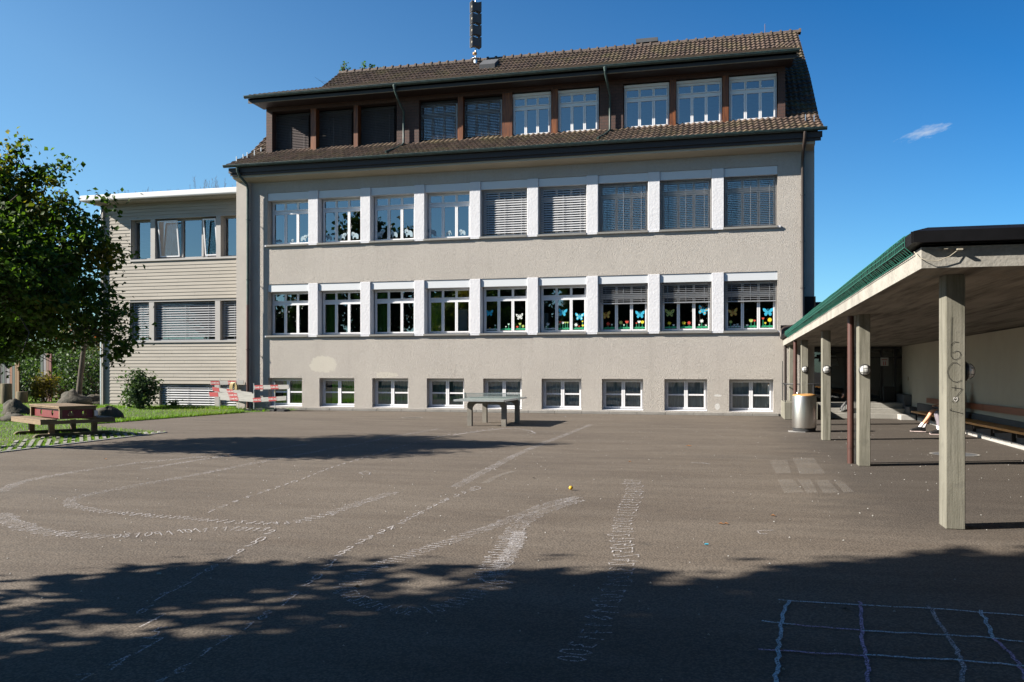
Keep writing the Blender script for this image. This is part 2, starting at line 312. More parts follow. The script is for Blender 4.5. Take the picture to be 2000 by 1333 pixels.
M['back_wood'] = mat('brown_backrest_wood', (.34,.10,.04), rough=.45, color2=(.24,.065,.025), vscale=3, stretch=(12,.6,12))
M['slate'] = mat('grey_base_panel', (.10,.105,.115), rough=.8, var=.15, vscale=2, bump=.1)
M['pale_wall'] = mat('pale_wall_paint', (.62,.56,.45), rough=.9, var=.05, vscale=1.2, bump=.35, bscale=60, spec=.2)
M['white_block'] = mat('white_kerb_block', (.50,.48,.45), rough=.9, var=.12, vscale=4, bump=.2)
M['step'] = mat('granite_step', (.36,.345,.31), rough=.85, var=.1, vscale=4, fine=.3, fscale=120)
M['door_frame'] = mat('dark_door_frame', (.018,.018,.02), rough=.45, var=.2, vscale=4)
M['lamp_glass'] = mat('milky_lamp_glass', (.66,.66,.64), rough=.2, var=.05, vscale=6, spec=.7)
M['lid'] = mat('orange_lid', (.62,.33,.11), rough=.5, var=.15, vscale=9)
M['table_green'] = mat('table_slab', (.26,.31,.28), rough=.6, var=.12, vscale=3)
M['table_leg'] = mat('table_concrete', (.27,.25,.215), rough=.85, var=.2, vscale=4, bump=.2, bscale=30)
M['steel_net'] = mat('net_sheet', (.20,.25,.25), rough=.5, metal=.2, var=.08, vscale=5)
M['board_white'] = mat('barrier_board_white', (.42,.41,.38), rough=.75, var=.16, vscale=4, stretch=(.5,1,5), fine=.1, fscale=12)
M['board_red'] = mat('barrier_board_red', (.42,.02,.022), rough=.6, var=.15, vscale=5)
M['letter'] = mat('white_lettering', (.78,.75,.72), rough=.6, var=.03, vscale=9)
M['hose'] = mat('yellow_hose', (.58,.44,.20), rough=.5, var=.1, vscale=9)
M['bark'] = mat('bark', (.13,.105,.08), rough=.95, color2=(.065,.05,.038), vscale=6, bump=.6, bscale=20, stretch=(1,1,.25))
M['twig'] = mat('dry_twig', (.16,.11,.08), rough=.9, var=.2, vscale=9)
M['rock'] = mat('field_rock', (.11,.09,.065), rough=.95, color2=(.035,.038,.025), vscale=3, bump=.8, bscale=6, bdist=.06, fine=.2)
M['soil'] = mat('lawn_soil', (.055,.075,.02), rough=.95, color2=(.095,.10,.035), vscale=1.2, fine=.35, fscale=40, bump=.5, bscale=30)
M['paver'] = mat('paver_concrete', (.36,.345,.31), rough=.9, var=.15, vscale=6, bump=.2)
M['kerb'] = mat('kerb_stone', (.42,.41,.39), rough=.9, var=.12, vscale=5, bump=.2)
M['stump'] = mat('cut_log', (.20,.16,.08), rough=.9, color2=(.09,.075,.04), vscale=5, bump=.5, bscale=14, stretch=(1,1,.3))

K0 = K; K = .80
def leafmat(name, c1, c2, c3=None, tr=.35, rough=.55):
    m = bpy.data.materials.new(name); m.use_nodes = True; nt = m.node_tree; N = nt.nodes; L = nt.links
    B = N['Principled BSDF']; out = N['Material Output']
    at = N.new('ShaderNodeAttribute'); at.attribute_name = 'tile'
    c = mixc(N, L, at.outputs['Fac'], c1, c2)
    if c3:
        v = coords(N, L); at2 = N.new('ShaderNodeAttribute'); at2.attribute_name = 'autumn'; c = mixc(N, L, at2.outputs['Fac'], c, c3)
    L.new(c, B.inputs['Base Color']); B.inputs['Roughness'].default_value = rough; B.inputs['Specular IOR Level'].default_value = .25
    t = N.new('ShaderNodeBsdfTranslucent'); vm = N.new('ShaderNodeVectorMath'); vm.operation = 'MULTIPLY'; vm.inputs[1].default_value = (1.5,1.7,.6); L.new(c, vm.inputs[0]); L.new(vm.outputs[0], t.inputs['Color'])
    mx = N.new('ShaderNodeMixShader'); mx.inputs[0].default_value = tr; L.new(B.outputs[0], mx.inputs[1]); L.new(t.outputs[0], mx.inputs[2]); L.new(mx.outputs[0], out.inputs['Surface'])
    return m
M['leaf_maple'] = leafmat('maple_leaf', (.022,.048,.008), (.095,.165,.022), (.40,.26,.03), .42)
M['leaf_dark'] = leafmat('dark_leaf', (.015,.035,.010), (.035,.070,.018), None, .22)
M['leaf_mid'] = leafmat('hedge_leaf', (.03,.06,.02), (.085,.135,.055), None, .3)
M['leaf_shrub'] = leafmat('shrub_leaf', (.03,.06,.022), (.09,.14,.06), None, .25, .62)
M['leaf_yellow'] = leafmat('yellow_leaf', (.09,.085,.012), (.22,.17,.03), None, .35)
M['leaf_rowan'] = leafmat('rowan_leaf', (.06,.07,.02), (.14,.12,.035), (.32,.04,.02), .35)
M['leaf_ridge'] = leafmat('ridge_tree_leaf', (.04,.10,.03), (.10,.18,.05), None, .4)  # fresh green leaf of the trees behind the ridge
M['grass'] = leafmat('grass_blade', (.07,.14,.012), (.17,.30,.03), (.30,.28,.07), .45, .5)

K = K0
def glass(name, refl, tint=(.75,.82,.82)):
    m = bpy.data.materials.new(name); m.use_nodes = True; nt = m.node_tree; N = nt.nodes; L = nt.links; N.remove(N['Principled BSDF']); out = N['Material Output']
    g = N.new('ShaderNodeBsdfGlossy'); g.inputs['Roughness'].default_value = 0.0; g.inputs['Color'].default_value = (.9,.95,1,1)
    t = N.new('ShaderNodeBsdfTransparent'); t.inputs['Color'].default_value = (*tint, 1)
    fr = N.new('ShaderNodeFresnel'); fr.inputs['IOR'].default_value = 1.5
    f = mathn(N, L, 'ADD', mathn(N, L, 'MULTIPLY', fr.outputs[0], 1.4), refl); f = mathn(N, L, 'MINIMUM', f, 1.0)
    v = coords(N, L, (1,1,1)); n = N.new('ShaderNodeTexNoise'); n.inputs['Scale'].default_value = 1.3; n.inputs['Detail'].default_value = 1; L.new(v, n.inputs['Vector'])
    bp = N.new('ShaderNodeBump'); bp.inputs['Strength'].default_value = .12; bp.inputs['Distance'].default_value = .01; L.new(n.outputs[0], bp.inputs['Height']); L.new(bp.outputs[0], g.inputs['Normal'])
    mx = N.new('ShaderNodeMixShader'); L.new(f, mx.inputs[0]); L.new(t.outputs[0], mx.inputs[1]); L.new(g.outputs[0], mx.inputs[2]); L.new(mx.outputs[0], out.inputs['Surface']); return m
M['glass'] = glass('window_glass', .16)
M['glass_low'] = glass('window_glass_plain', .05)
def chalkmat(name, col, dens=.62):
    m = bpy.data.materials.new(name); m.use_nodes = True; nt = m.node_tree; N = nt.nodes; L = nt.links; B = N['Principled BSDF']; out = N['Material Output']
    B.inputs['Base Color'].default_value = (*[q*.68 for q in col], 1); B.inputs['Roughness'].default_value = .95
    v = coords(N, L); a = mathn(N, L, 'MULTIPLY', noise(N, L, v, 90, 3, .6, .38, .56), noise(N, L, v, 1.6, 3, .6, .3, .6, .35, 1.0)); a = mathn(N, L, 'MULTIPLY', a, dens)
    t = N.new('ShaderNodeBsdfTransparent'); mx = N.new('ShaderNodeMixShader'); L.new(a, mx.inputs[0]); L.new(t.outputs[0], mx.inputs[1]); L.new(B.outputs[0], mx.inputs[2]); L.new(mx.outputs[0], out.inputs['Surface']); return m
M['chalk'] = chalkmat('white_chalk', (.74,.72,.74), .85); M['chalk_blue'] = chalkmat('blue_chalk', (.62,.82,.92), 1.3); M['chalk_purple'] = chalkmat('purple_chalk', (.62,.48,.72), 1.3)
M['chalk_faint'] = chalkmat('faint_chalk', (.62,.58,.52), .16)
# ================================================================== LARGE STRUCTURE
FY = 31.3                                             # facade plane of the school
# ---- ground
g = MB(); n = 24
pts = [-300, -120, -60, -30, -15, 0, 15, 30, 60, 120, 300]
idx = {}
for j, y in enumerate(pts):
    for i, x in enumerate(pts): idx[(i, j)] = len(g.v); g.v.append((x, y, 0))
for j in range(len(pts)-1):
    for i in range(len(pts)-1): g.f.append((idx[(i,j)], idx[(i+1,j)], idx[(i+1,j+1)], idx[(i,j+1)])); g.s.append(False)
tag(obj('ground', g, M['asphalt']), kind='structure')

# ---- school building
SB = thing('school_building', 'four storey rendered school building with dark tiled roof and long dormer', 'building', (-8, FY, 0))
XL, XR = -18.73, 2.45
WX0, WDX, WW = -17.98, 2.225, 1.80
BX0, BDX, BW = -17.95, 2.2425, 1.49
BZ0, BZ1 = .14, 1.27
bands = [(2.97, 5.02), (6.60, 8.68)]                   # ground floor and first floor window bands
BAND_X0, BAND_X1 = WX0, WX0 + 8*WDX + WW
holes = [(BAND_X0, BAND_X1, a, b) for a, b in bands] + [(BX0+i*BDX, BX0+i*BDX+BW, BZ0, BZ1) for i in range(9)]
def wall(mb, x0, x1, z0, z1, y0, y1, holes):
    xs = sorted({x0, x1, *[h[0] for h in holes], *[h[1] for h in holes]}); zs = sorted({z0, z1, *[h[2] for h in holes], *[h[3] for h in holes]})
    inh = lambda x, z: any(h[0] < x < h[1] and h[2] < z < h[3] for h in holes)
    for i in range(len(xs)-1):
        for j in range(len(zs)-1):
            a, b, c, d = xs[i], xs[i+1], zs[j], zs[j+1]
            if not inh((a+b)/2, (c+d)/2):
                mb.quad((a,y0,c),(b,y0,c),(b,y0,d),(a,y0,d)); mb.quad((b,y1,c),(a,y1,c),(a,y1,d),(b,y1,d))
    for a, b, c, d in holes:
        mb.quad((a,y0,c),(a,y0,d),(a,y1,d),(a,y1,c)); mb.quad((b,y0,d),(b,y0,c),(b,y1,c),(b,y1,d))
        mb.quad((a,y0,d),(b,y0,d),(b,y1,d),(a,y1,d)); mb.quad((b,y0,c),(a,y0,c),(a,y1,c),(b,y1,c))
w = MB(); wall(w, XL, XR, 0, 9.35, FY, FY+.45, holes)
w.quad((XL,FY,0),(XL,FY,9.35),(XL,FY+.45,9.35),(XL,FY+.45,0)); w.quad((XR,FY,9.35),(XR,FY,0),(XR,FY+.45,0),(XR,FY+.45,9.35))
obj('wall', w, M['stucco'], SB)
GX0, GX1, GB = -19.28, 2.85, 49.3
s = MB()                                               # corner pier, recessed strip, gable and rear walls
s.box(GX0, XL-.004, FY-.17, FY+.45, 0, 9.35); s.box(XR+.004, GX1, FY+.24, FY+.6, 0, 9.35)
RF = [(30.55, 9.68), (32.1, 10.45), (35.0, 12.85), (40.3, 16.58)]     # main roof profile (Y, Z)
for x0, x1 in ((GX0, GX0+.3), (GX1-.3, GX1)):
    s.prism([(FY+.6, 0), (GB, 0), (GB, 9.0), (40.3, 16.2), (35.0, 12.5), (32.1, 10.1), (FY+.6, 9.5)], x0, x1, 'x')
s.box(GX0+.3, GX1-.3, GB-.3, GB-.01, 0, 9.2)
obj('gable_wall', s, M['stucco_plain'], SB)
it = MB()                                              # floors, ceilings and back wall of the rooms behind the facade
for z in (-.05, 2.2, 5.75, 9.2): it.box(XL+.01, XR-.01, FY+.46, FY+7, z, z+.2)
it.box(XL+.01, XR-.01, FY+7, FY+7.2, 0, 9.2)
for x in (-15.95, -11.5, -7.06, -2.6): it.box(x-.06, x+.06, FY+.52, FY+6.9, 0.16, 9.19)
for x in (XL+.05, XR-.25): it.box(x, x+.15, FY+.5, FY+6.95, .17, 9.18)
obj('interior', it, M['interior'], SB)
pl = MB(); x = -18.2; random.seed(3)
while x < 1.66:
    x2 = min(x + 1.0, 1.66); pl.bbox(x+.006, x2-.006, FY-.16, FY-.004, 0, .095, .008); x = x2
obj('base_kerb', pl, M['plinth'], SB)
for a, b in bands:
    lg = MB(); lg.box(BAND_X0-.12, BAND_X1+.1, FY-.07, FY+.02, a-.075, a-.012); obj('sill_ledge', lg, M['white_render'], SB)
    hd = MB(); hd.box(BAND_X0+.002, BAND_X1-.002, FY+.30, FY+.44, b-.30, b-.002); obj('lintel', hd, M['white_render'], SB)
    for i in range(8):
        x = WX0 + i*WDX + WW; p = MB(); p.bbox(x+.004, x+WDX-WW-.004, FY-.028, FY+.44, a-.01, b-.003, .012); obj('pilaster', p, M['white_render'], SB)

def cas(f, x0, x1, z0, z1, t=.055, y0=0, y1=.07):
    """one casement ring"""
    f.box(x0, x0+t, y0, y1, z0, z1); f.box(x1-t, x1, y0, y1, z0, z1); f.box(x0+t, x1-t, y0, y1, z0, z0+t); f.box(x0+t, x1-t, y0, y1, z1-t, z1)
def tall_window(w_, h_, tr=.43):
    """outer frame, transom with three fanlights, three tall casements; local origin bottom left at the frame's front"""
    f = MB(); t = .05
    f.box(0, t, .03, .12, 0, h_); f.box(w_-t, w_, .03, .12, 0, h_); f.box(t, w_-t, .03, .12, 0, t); f.box(t, w_-t, .03, .12, h_-t, h_)
    zt = h_ - tr; f.box(t, w_-t, .028, .12, zt-.046, zt+.036)
    cw = (w_-2*t)/3; gl = MB()
    for i in range(3):
        a, b = t + i*cw + .004, t + (i+1)*cw - .004
        cas(f, a, b, t+.004, zt-.052, .048, .0, .07); cas(f, a, b, zt+.042, h_-t-.004, .036, .005, .07)
        for z0, z1 in ((t+.045, zt-.09), (zt+.07, h_-t-.03)):
            gl.add([(a+.03,.035,z0),(b-.03,.035,z0),(b-.03,.035,z1),(a+.03,.035,z1)], [(0,1,2,3)])
    return f, gl
def blind(w_, h_, pitch=.072, tilt=40, depth=.07, rail=True, skew=0):
    b = MB(); n = int(h_/pitch); t = math.radians(tilt); dy, dz = depth/2*math.cos(t), depth/2*math.sin(t)
    for k in range(n):
        z = h_ - (k+.5)*pitch; q = skew*random.uniform(-1, 1)
        y = dy; b.hexa([(0,-y,z-dz+q),(w_,-y,z-dz-q),(w_,y,z+dz-q),(0,y,z+dz+q),(0,-y,z-dz+.004+q),(w_,-y,z-dz+.004-q),(w_,y,z+dz+.004-q),(0,y,z+dz+.004+q)])
    for x in (w_*.12, w_*.5, w_*.88): b.box(x-.006, x+.006, -.042, -.038, 0, h_)
    if rail: b.box(.0, w_, -.03, .03, -.05, -.01)
    return b
def guides(w_, h_):
    f = MB(); f.box(-.03, -.006, -.03, .03, 0, h_); f.box(w_+.006, w_+.03, -.03, .03, 0, h_); return f
def curtain(w_, h_, a=.025, k=22, seed=0, x0=0):
    rnd = random.Random(seed); c = MB(); n = int(w_*k*4)+2; ph = rnd.random()*6
    vs = []; 
    for i in range(n+1):
        x = w_*i/n; y = a*math.sin(x*k*1.6+ph+1.5*math.sin(x*5+ph)); vs += [(x0+x, y, 0), (x0+x*(.98)+.01, y*.8, h_)]
    c.add(vs, [(2*i, 2*i+2, 2*i+3, 2*i+1) for i in range(n)], True); return c
M['curtain_green'] = mat('green_curtain', (.45,.85,.05), rough=.9, var=.12, vscale=6, stretch=(3,1,.3))
M['curtain_dkgreen'] = mat('dark_green_curtain', (.16,.36,.06), rough=.9, var=.2, vscale=6, stretch=(3,1,.3))
M['curtain_grey'] = mat('net_curtain', (.75,.80,.82), rough=.9, var=.2, vscale=6, stretch=(3,1,.3))
M['curtain_teal'] = mat('grey_green_curtain', (.30,.46,.42), rough=.9, var=.2, vscale=6, stretch=(3,1,.3))

FRY = .30                                              # depth of the frames behind the facade
up_fl = {}
names_up = {0: [], 1: []}
for fl, (a, b) in enumerate(bands):
    h = b - a - .30; f, gl = tall_window(WW-.06, h); fm = mesh('tall_window_frame', f, M['frame']); gm = mesh('tall_window_glass', gl, M['glass'])
    sm = MB(); sm.box(-.06, WW-.03, -.385, -.02, -.05, -.004); sm.box(-.06, WW-.03, -.388, -.36, -.070, -.05); smm = mesh('tall_window_sill', sm, M['sill'])
    bb = MB(); bb.box(-.026, WW-.034, -.27, -.01, h+.002, h+.30-.006); bbm = mesh('blind_box', bb, M['blindbox'])
    for i in range(9):
        x = WX0 + i*WDX
        wo_ = bpy.data.objects.new('window', fm); COL.objects.link(wo_); wo_.parent = SB; wo_.location = (x+.03+8, FRY, a)
        for nm, me in (('window_pane', gm), ('sill', smm), ('blind_box', bbm)):
            o = bpy.data.objects.new(nm, me); COL.objects.link(o); o.parent = wo_
        if fl == 0 and i == 3: pass
        random.seed(i*7+fl)
        kind = None
        if fl == 1 and i in (4, 5): kind = (h, 50, .088, M['slat_light'])
        if fl == 1 and i >= 6: kind = (h, 6, .064, M['slat'])
        if fl == 0 and i >= 6: kind = (h*.41, 16, .066, M['slat'])
        if kind:
            bh, tl, pc, mt_ = kind
            bl = obj('blind', blind(WW-.11, bh-.03, pc, tl, .072, True, .0), mt_, wo_, loc=(.025, -.10, h-bh+.04))
            for gx_ in (-.03, WW-.104): g_ = MB(); g_.box(gx_, gx_+.024, -.03, .03, 0, h-.01); obj('guide_rail', g_, M['annex_frame'], wo_, loc=(.025, -.10, 0))
        up_fl[(fl, i)] = wo_
# curtains and things seen through the ground floor glass
for i, sd_ in ((1, 1), (2, 2), (3, 3)):
    obj('curtain', curtain(.5, 1.62, seed=sd_), M['curtain_dkgreen'], up_fl[(0, i)], loc=(.05, .22, .03))
# basement windows
hB = BZ1 - BZ0; f = MB(); t = .055; wB = BW
f.box(0, t, .02, .11, 0, hB); f.box(wB-t, wB, .02, .11, 0, hB); f.box(t, wB-t, .02, .11, 0, t); f.box(t, wB-t, .02, .11, hB-t, hB)
gl = MB()
for k in (0, 1):
    a, b = (t+.004, wB/2-.004) if k == 0 else (wB/2+.004, wB-t-.004)
    cas(f, a, b, t+.004, hB-t-.004, .06, 0, .07); f.box(a+.06, b-.06, .012, .06, hB/2-.028, hB/2+.028)
    gl.add([(a+.04,.035,.1),(b-.04,.035,.1),(b-.04,.035,hB-.1),(a+.04,.035,hB-.1)], [(0,1,2,3)])
fm = mesh('basement_frame', f, M['frame']); gm = mesh('basement_glass', gl, M['glass_low'])
sm = MB(); sm.prism([(-.26, -.01), (.02, -.01), (.02, .035), (-.26, .004)], .004, wB-.004, 'x'); smm = mesh('basement_sill', sm, M['white_render'])
low = []
for i in range(9):
    o = bpy.data.objects.new('basement_window', fm); COL.objects.link(o); o.parent = SB; o.location = (BX0+i*BDX+8, .26, BZ0); low.append(o)
    for nm, me in (('window_pane', gm), ('sill', smm)):
        c = bpy.data.objects.new(nm, me); COL.objects.link(c); c.parent = o
    cm = [M['curtain_green'], M['curtain_green'], M['curtain_teal'], M['curtain_teal']][i] if i < 4 else M['curtain_grey']
    random.seed(i)
    if i == 0: obj('curtain', curtain(.62, hB-.1, seed=9, x0=.78), cm, o, loc=(0, .2, .05)); obj('curtain', curtain(.32, hB-.1, seed=11, x0=.4), cm, o, loc=(0, .24, .05))
    elif i == 1: obj('curtain', curtain(.66, hB-.1, seed=5, x0=.74), cm, o, loc=(0, .2, .05)); obj('curtain', curtain(.4, hB-.1, seed=6, x0=.30), cm, o, loc=(0, .26, .05))
    else:
        obj('curtain', curtain(.64, hB-.1, seed=i, x0=.06), cm, o, loc=(0, .24, .05)); obj('curtain', curtain(.66, hB-.1, seed=i+20, x0=.76), cm, o, loc=(0, .2, .05))

# ---- roof
def tiles(mb, tv, x0, x1, prof, tw=.2, tl=.40, amp=.04, step=.05, xfun=None, seed=1):
    rnd = np.random.RandomState(seed); P = [Vector((0, y, z)) for y, z in prof]
    seg = [0]
    for a, b in zip(P, P[1:]): seg.append(seg[-1] + (b-a).length)
    def at(sv):
        for k in range(len(P)-1):
            if sv <= seg[k+1] + 1e-6:
                u = (sv-seg[k])/(seg[k+1]-seg[k]); p = P[k].lerp(P[k+1], u); t = (P[k+1]-P[k]).normalized(); return p, Vector((0, -t.z, t.y))
        t = (P[-1]-P[-2]).normalized(); return P[-1], Vector((0, -t.z, t.y))
    rows = int(round(seg[-1]/tl)); nc = int(round((x1-x0)/tw)); sub = 6
    prof6 = [0, .35, .85, 1.0, .62, .12]
    for r in range(rows):
        s0, s1 = seg[-1]*r/rows, seg[-1]*(r+1)/rows
        (p0, n0), (p1, n1) = at(s0), at(min(s1+.03, seg[-1]))
        X0, X1 = (x0, x1) if xfun is None else xfun((p0.y+p1.y)/2)
        jit = rnd.rand(nc)*.006
        vs = []; tws = (X1-X0)/nc
        for c in range(nc*sub+1):
            k = min(c//sub, nc-1); hh = prof6[c % sub]*amp; x = X0 + c/sub*tws
            top = p1 + n1*hh; bot = p0 + n0*(hh + step + jit[k]); low_ = p0 + n0*(hh*.8 - .01)
            vs += [(x, low_.y, low_.z), (x, bot.y, bot.z), (x, top.y, top.z)]
        fs = []; val = rnd.rand(nc)
        for c in range(nc*sub):
            k = c//sub; fs += [(3*c, 3*c+3, 3*c+4, 3*c+1), (3*c+1, 3*c+4, 3*c+5, 3*c+2)]; tv.extend([val[k]]*2)
        mb.add(vs, fs, False)
def setattr_face(o, name, vals):
    a = o.data.attributes.new(name, 'FLOAT', 'FACE'); a.data.foreach_set('value', list(map(float, vals)))
DX0, DX1, DY = -18.5, 1.92, 32.1                       # dormer
DG = (31.28, 12.58)                                    # dormer gutter line
DR = (38.3, 15.18)                                     # where the dormer roof meets the main roof
xl = lambda y: (-19.40 + max(0, (y-30.55))*.033, 3.08 - max(0, (y-30.55))*.016)
rt = MB(); tv = []
k = (DY+.25-RF[1][0])/(RF[2][0]-RF[1][0])
eave = [RF[0], RF[1], (DY+.25, RF[1][1]+(RF[2][1]-RF[1][1])*k)]
tiles(rt, tv, -19.4, 3.08, eave, xfun=xl, seed=1)
full_side = [(DY+.25, eave[2][1]), RF[2], (38.9, RF[2][1]+(RF[3][1]-RF[2][1])*(38.9-35)/5.3)]
tiles(rt, tv, DX1-.02, 3.0, full_side, xfun=lambda y: (DX1-.02, xl(y)[1]), seed=2)
tiles(rt, tv, -19.3, DX0+.02, full_side, xfun=lambda y: (xl(y)[0], DX0+.02), seed=3)
tiles(rt, tv, -19.2, 3.0, [(38.1, RF[2][1]+(RF[3][1]-RF[2][1])*3.1/5.3), (40.3, RF[3][1])], xfun=xl, seed=4)
roof = obj('roof', rt, M['tile'], SB); setattr_face(roof, 'tile', tv)
dr = MB(); tv = []; tiles(dr, tv, -18.85, 2.28, [(DG[0]+.02, DG[1]+.05), (DR[0]+.3, DR[1]+.11)], amp=.03, seed=5)
dro = obj('dormer_roof', dr, M['tile'], SB); setattr_face(dro, 'tile', tv)
rb = MB()                                              # deck, rear slope, verge boards
rb.prism([(40.3, 16.54), (49.9, 8.8), (49.9, 8.6), (40.3, 16.3), (35, 12.6), (32.1, 10.2), (30.62, 9.46), (30.62, 9.62), (32.1, 10.40), (35, 12.79)], -19.0, 2.88, 'x')
obj('rear_roof', rb, M['tile_dark'], SB)
db = MB(); db.prism([(DG[0]+.03, DG[1]-.10), (DR[0], DR[1]-.08), (DR[0], DR[1]+.06), (DG[0]+.03, DG[1]+.04)], -18.8, 2.22, 'x'); obj('dormer_eaves', db, M['fascia_wood'], SB)
# ridge tiles with their overlapping knobs
rd = MB(); x = xl(40.3)[0] - .02; L_ = .41
while x < xl(40.3)[1] - .1:
    pr = [(40.3 + .15*math.cos(a), 16.50 + .17*math.sin(a)) for a in [math.pi*q/6 for q in range(7)]]
    rd.prism(pr, x, x+L_+.015, 'x'); pr2 = [(40.3 + .18*math.cos(a), 16.50 + .225*math.sin(a)) for a in [math.pi*q/6 for q in range(7)]]; rd.prism(pr2, x+L_-.05, x+L_+.03, 'x'); x += L_
obj('ridge', rd, M['tile_dark'], SB)
def gutter(x0, x1, y, z, r=.085):
    g = MB(); n = 8; vs = []
    for x in (x0, x1):
        for q in range(n+1):
            a = math.pi + math.pi*q/n; vs.append((x, y+r*math.cos(a), z+r*math.sin(a)))
        for q in range(n+1):
            a = 2*math.pi - math.pi*q/n; vs.append((x, y+(r-.012)*math.cos(a), z+.0+(r-.012)*math.sin(a)))
    m_ = 2*(n+1); g.add(vs, [(q, (q+1)%m_, m_+(q+1)%m_, m_+q) for q in range(m_)], True)
    for b_, sgn in ((0, 1), (m_, -1)):
        f_ = tuple(range(b_, b_+m_)); g.add(vs[b_:b_+m_], [tuple(range(m_)) if sgn < 0 else tuple(range(m_-1, -1, -1))])
    g.tube([(x0, y-r, z+.005), (x1, y-r, z+.005)], .012, 6)
    return g
gm_ = gutter(-19.45, 3.16, 30.50, 9.68); obj('gutter', gm_, M['copper_green'], SB)
gm_ = gutter(-18.95, 2.34, 31.20, 12.60, .09); obj('gutter', gm_, M['copper_green'], SB)
ev = MB(); ev.box(-19.30, 3.02, 30.60, 30.66, 9.40, 9.60); ev.box(-19.26, 2.98, 30.66, 30.70, 9.30, 9.42); obj('eaves_board', ev, M['fascia_wood'], SB)
eb = MB(); eb.prism([(30.72, 9.36), (30.72, 9.22), (31.28, 9.12), (31.28, 9.36)], -19.2, 2.8, 'x'); obj('eaves_soffit', eb, M['eaves_box'], SB)
de = MB(); de.box(-18.86, 2.26, 31.31, 31.36, 12.36, 12.54); de.box(-18.7, 2.15, 31.36, 32.25, 12.36, 12.42); obj('dormer_eaves', de, M['fascia_wood'], SB)
dl = MB(); dl.box(-18.75, 2.2, 31.285, 31.308, 12.33, 12.36); obj('eaves_trim', dl, M['timber'], SB)

# ---- dormer: shingled wall, openings, posts, windows
def dz_(px, py): return zat(px, py, DY)
Z0d, Z1d = 10.52, 12.5
wins = []                                              # (x0, x1, kind)
for a, b, kd in ((533,606,'dark'),(618,690,'dark'),(700,773,'dark'),(820,893,'open'),(905,980,'open'),(1001,1076,'clear'),(1090,1169,'clear'),(1219,1307,'clear'),(1321,1410,'clear'),(1424,1517,'clear')):
    wins.append((xat(a, DY), xat(b, DY), kd))
wz0, wz1 = dz_(1470, 235), dz_(1470, 145)
groups = [(0,2),(3,6),(7,9)]; dh = [(wins[a][0]-.04, wins[b][1]+.04, wz0-.05, wz1+.02) for a, b in groups]
dw = MB(); wall(dw, DX0, DX1, eave[1][1]-.2, Z1d, DY, DY+.52, dh); dw.box(DX0, DX0+.15, DY+.53, 38, 10.2, 12.7); dw.box(DX1-.15, DX1, DY+.53, 38, 10.2, 12.7); obj('dormer_wall', dw, M['shingle'], SB)
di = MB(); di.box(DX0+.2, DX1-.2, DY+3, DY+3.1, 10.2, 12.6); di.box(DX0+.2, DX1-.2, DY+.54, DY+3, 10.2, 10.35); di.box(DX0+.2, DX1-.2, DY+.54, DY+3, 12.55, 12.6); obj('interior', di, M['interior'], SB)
fl_ = MB()
for a, b, c, d in dh: fl_.box(a-.05, b+.05, DY-.05, DY+.05, c-.09, c+.0)
fl_.box(DX0-.02, DX1+.02, DY-.06, DY-.003, c-.20, c-.09)
obj('dormer_flashing', fl_, M['fascia_wood'], SB)
for (ga, gb), (a, b, c, d) in zip(groups, dh):
    for i in range(ga, gb):
        p = MB(); p.box(wins[i][1]+.02, wins[i+1][0]-.02, DY-.01, DY+.30, c+.003, d-.003); obj('post', p, M['wood_post'], SB)
    for i in range(ga, gb+1):
        x0, x1, kd = wins[i]; h = wz1 - wz0 - .12; dpt = {'dark': .38, 'open': .26, 'clear': .12}[kd]; mid = (x0+x1)/2; sh_ = mid*dpt/DY; x0 += sh_; x1 += sh_; f, gl = tall_window(x1-x0, h, .43)
        tb = MB(); tb.box(0, x1-x0, -.02, .12, h+.003, h+.10)
        o = obj('dormer_window', f, M['frame'] if kd != 'dark' else M['fascia_wood'], SB, loc=(x0+8, DY-FY+dpt, wz0)); obj('window_pane', gl, M['glass'], o, loc=(0,0,0)); obj('blind_box', tb, M['frame'] if kd == 'clear' else M['fascia_wood'], o, loc=(0,0,0))
        random.seed(i)
        if kd == 'dark': obj('blind', blind(x1-x0-.06, h-.02, .066, 55, .075), M['slat_dark'], o, loc=(.03, -.06, .04))
        if kd == 'open': obj('blind', blind(x1-x0-.06, h-.02, .060, -14, .065), M['slat_dark'], o, loc=(.03, -.06, .04))

# ---- downpipes
def pipe(pts, r, mt_, name='downpipe', parent=SB, clips=()):
    p = MB(); p.tube(pts, r, 12)
    for c in clips: p.tube([(c[0], c[1], c[2]-.02), (c[0], c[1], c[2]+.02)], r*1.35, 12); p.box(c[0]-.01, c[0]+.01, c[1], c[1]+.2, c[2]-.01, c[2]+.01)
    return obj(name, p, mt_, parent)
xp = xat(484, FY-.27); 
pipe([(xp-.15, 30.5, 9.58), (xp-.15, 30.52, 9.45), (xp-.1, 30.62, 9.25), (xp, 30.98, 9.0), (xp, 31.03, 8.8), (xp, 31.03, 4.2)], .052, M['copper_green'], clips=[(xp, 31.03, 7.6), (xp, 31.03, 5.2)])
pipe([(xp, 31.03, 4.2), (xp, 31.03, .05)], .058, M['pipe_brown'], clips=[(xp, 31.03, 2.4)])
xq = xat(1568, FY-.12)
pipe([(xq+.02, 30.5, 9.6), (xq+.02, 30.54, 9.42), (xq+.0, 30.75, 9.15), (xq, 31.1, 8.9), (xq, 31.19, 8.7), (xq, 31.19, 3.4), (xq-.02, 31.15, 3.28), (xq-.25, 31.1, 3.12), (xq-.62, 30.98, 3.02), (xq-.72, 30.9, 2.95), (xq-.72, 30.88, 2.72)], .058, M['pipe_dark'], clips=[(xq, 31.19, 7.6), (xq, 31.19, 6.0), (xq, 31.19, 4.4)])
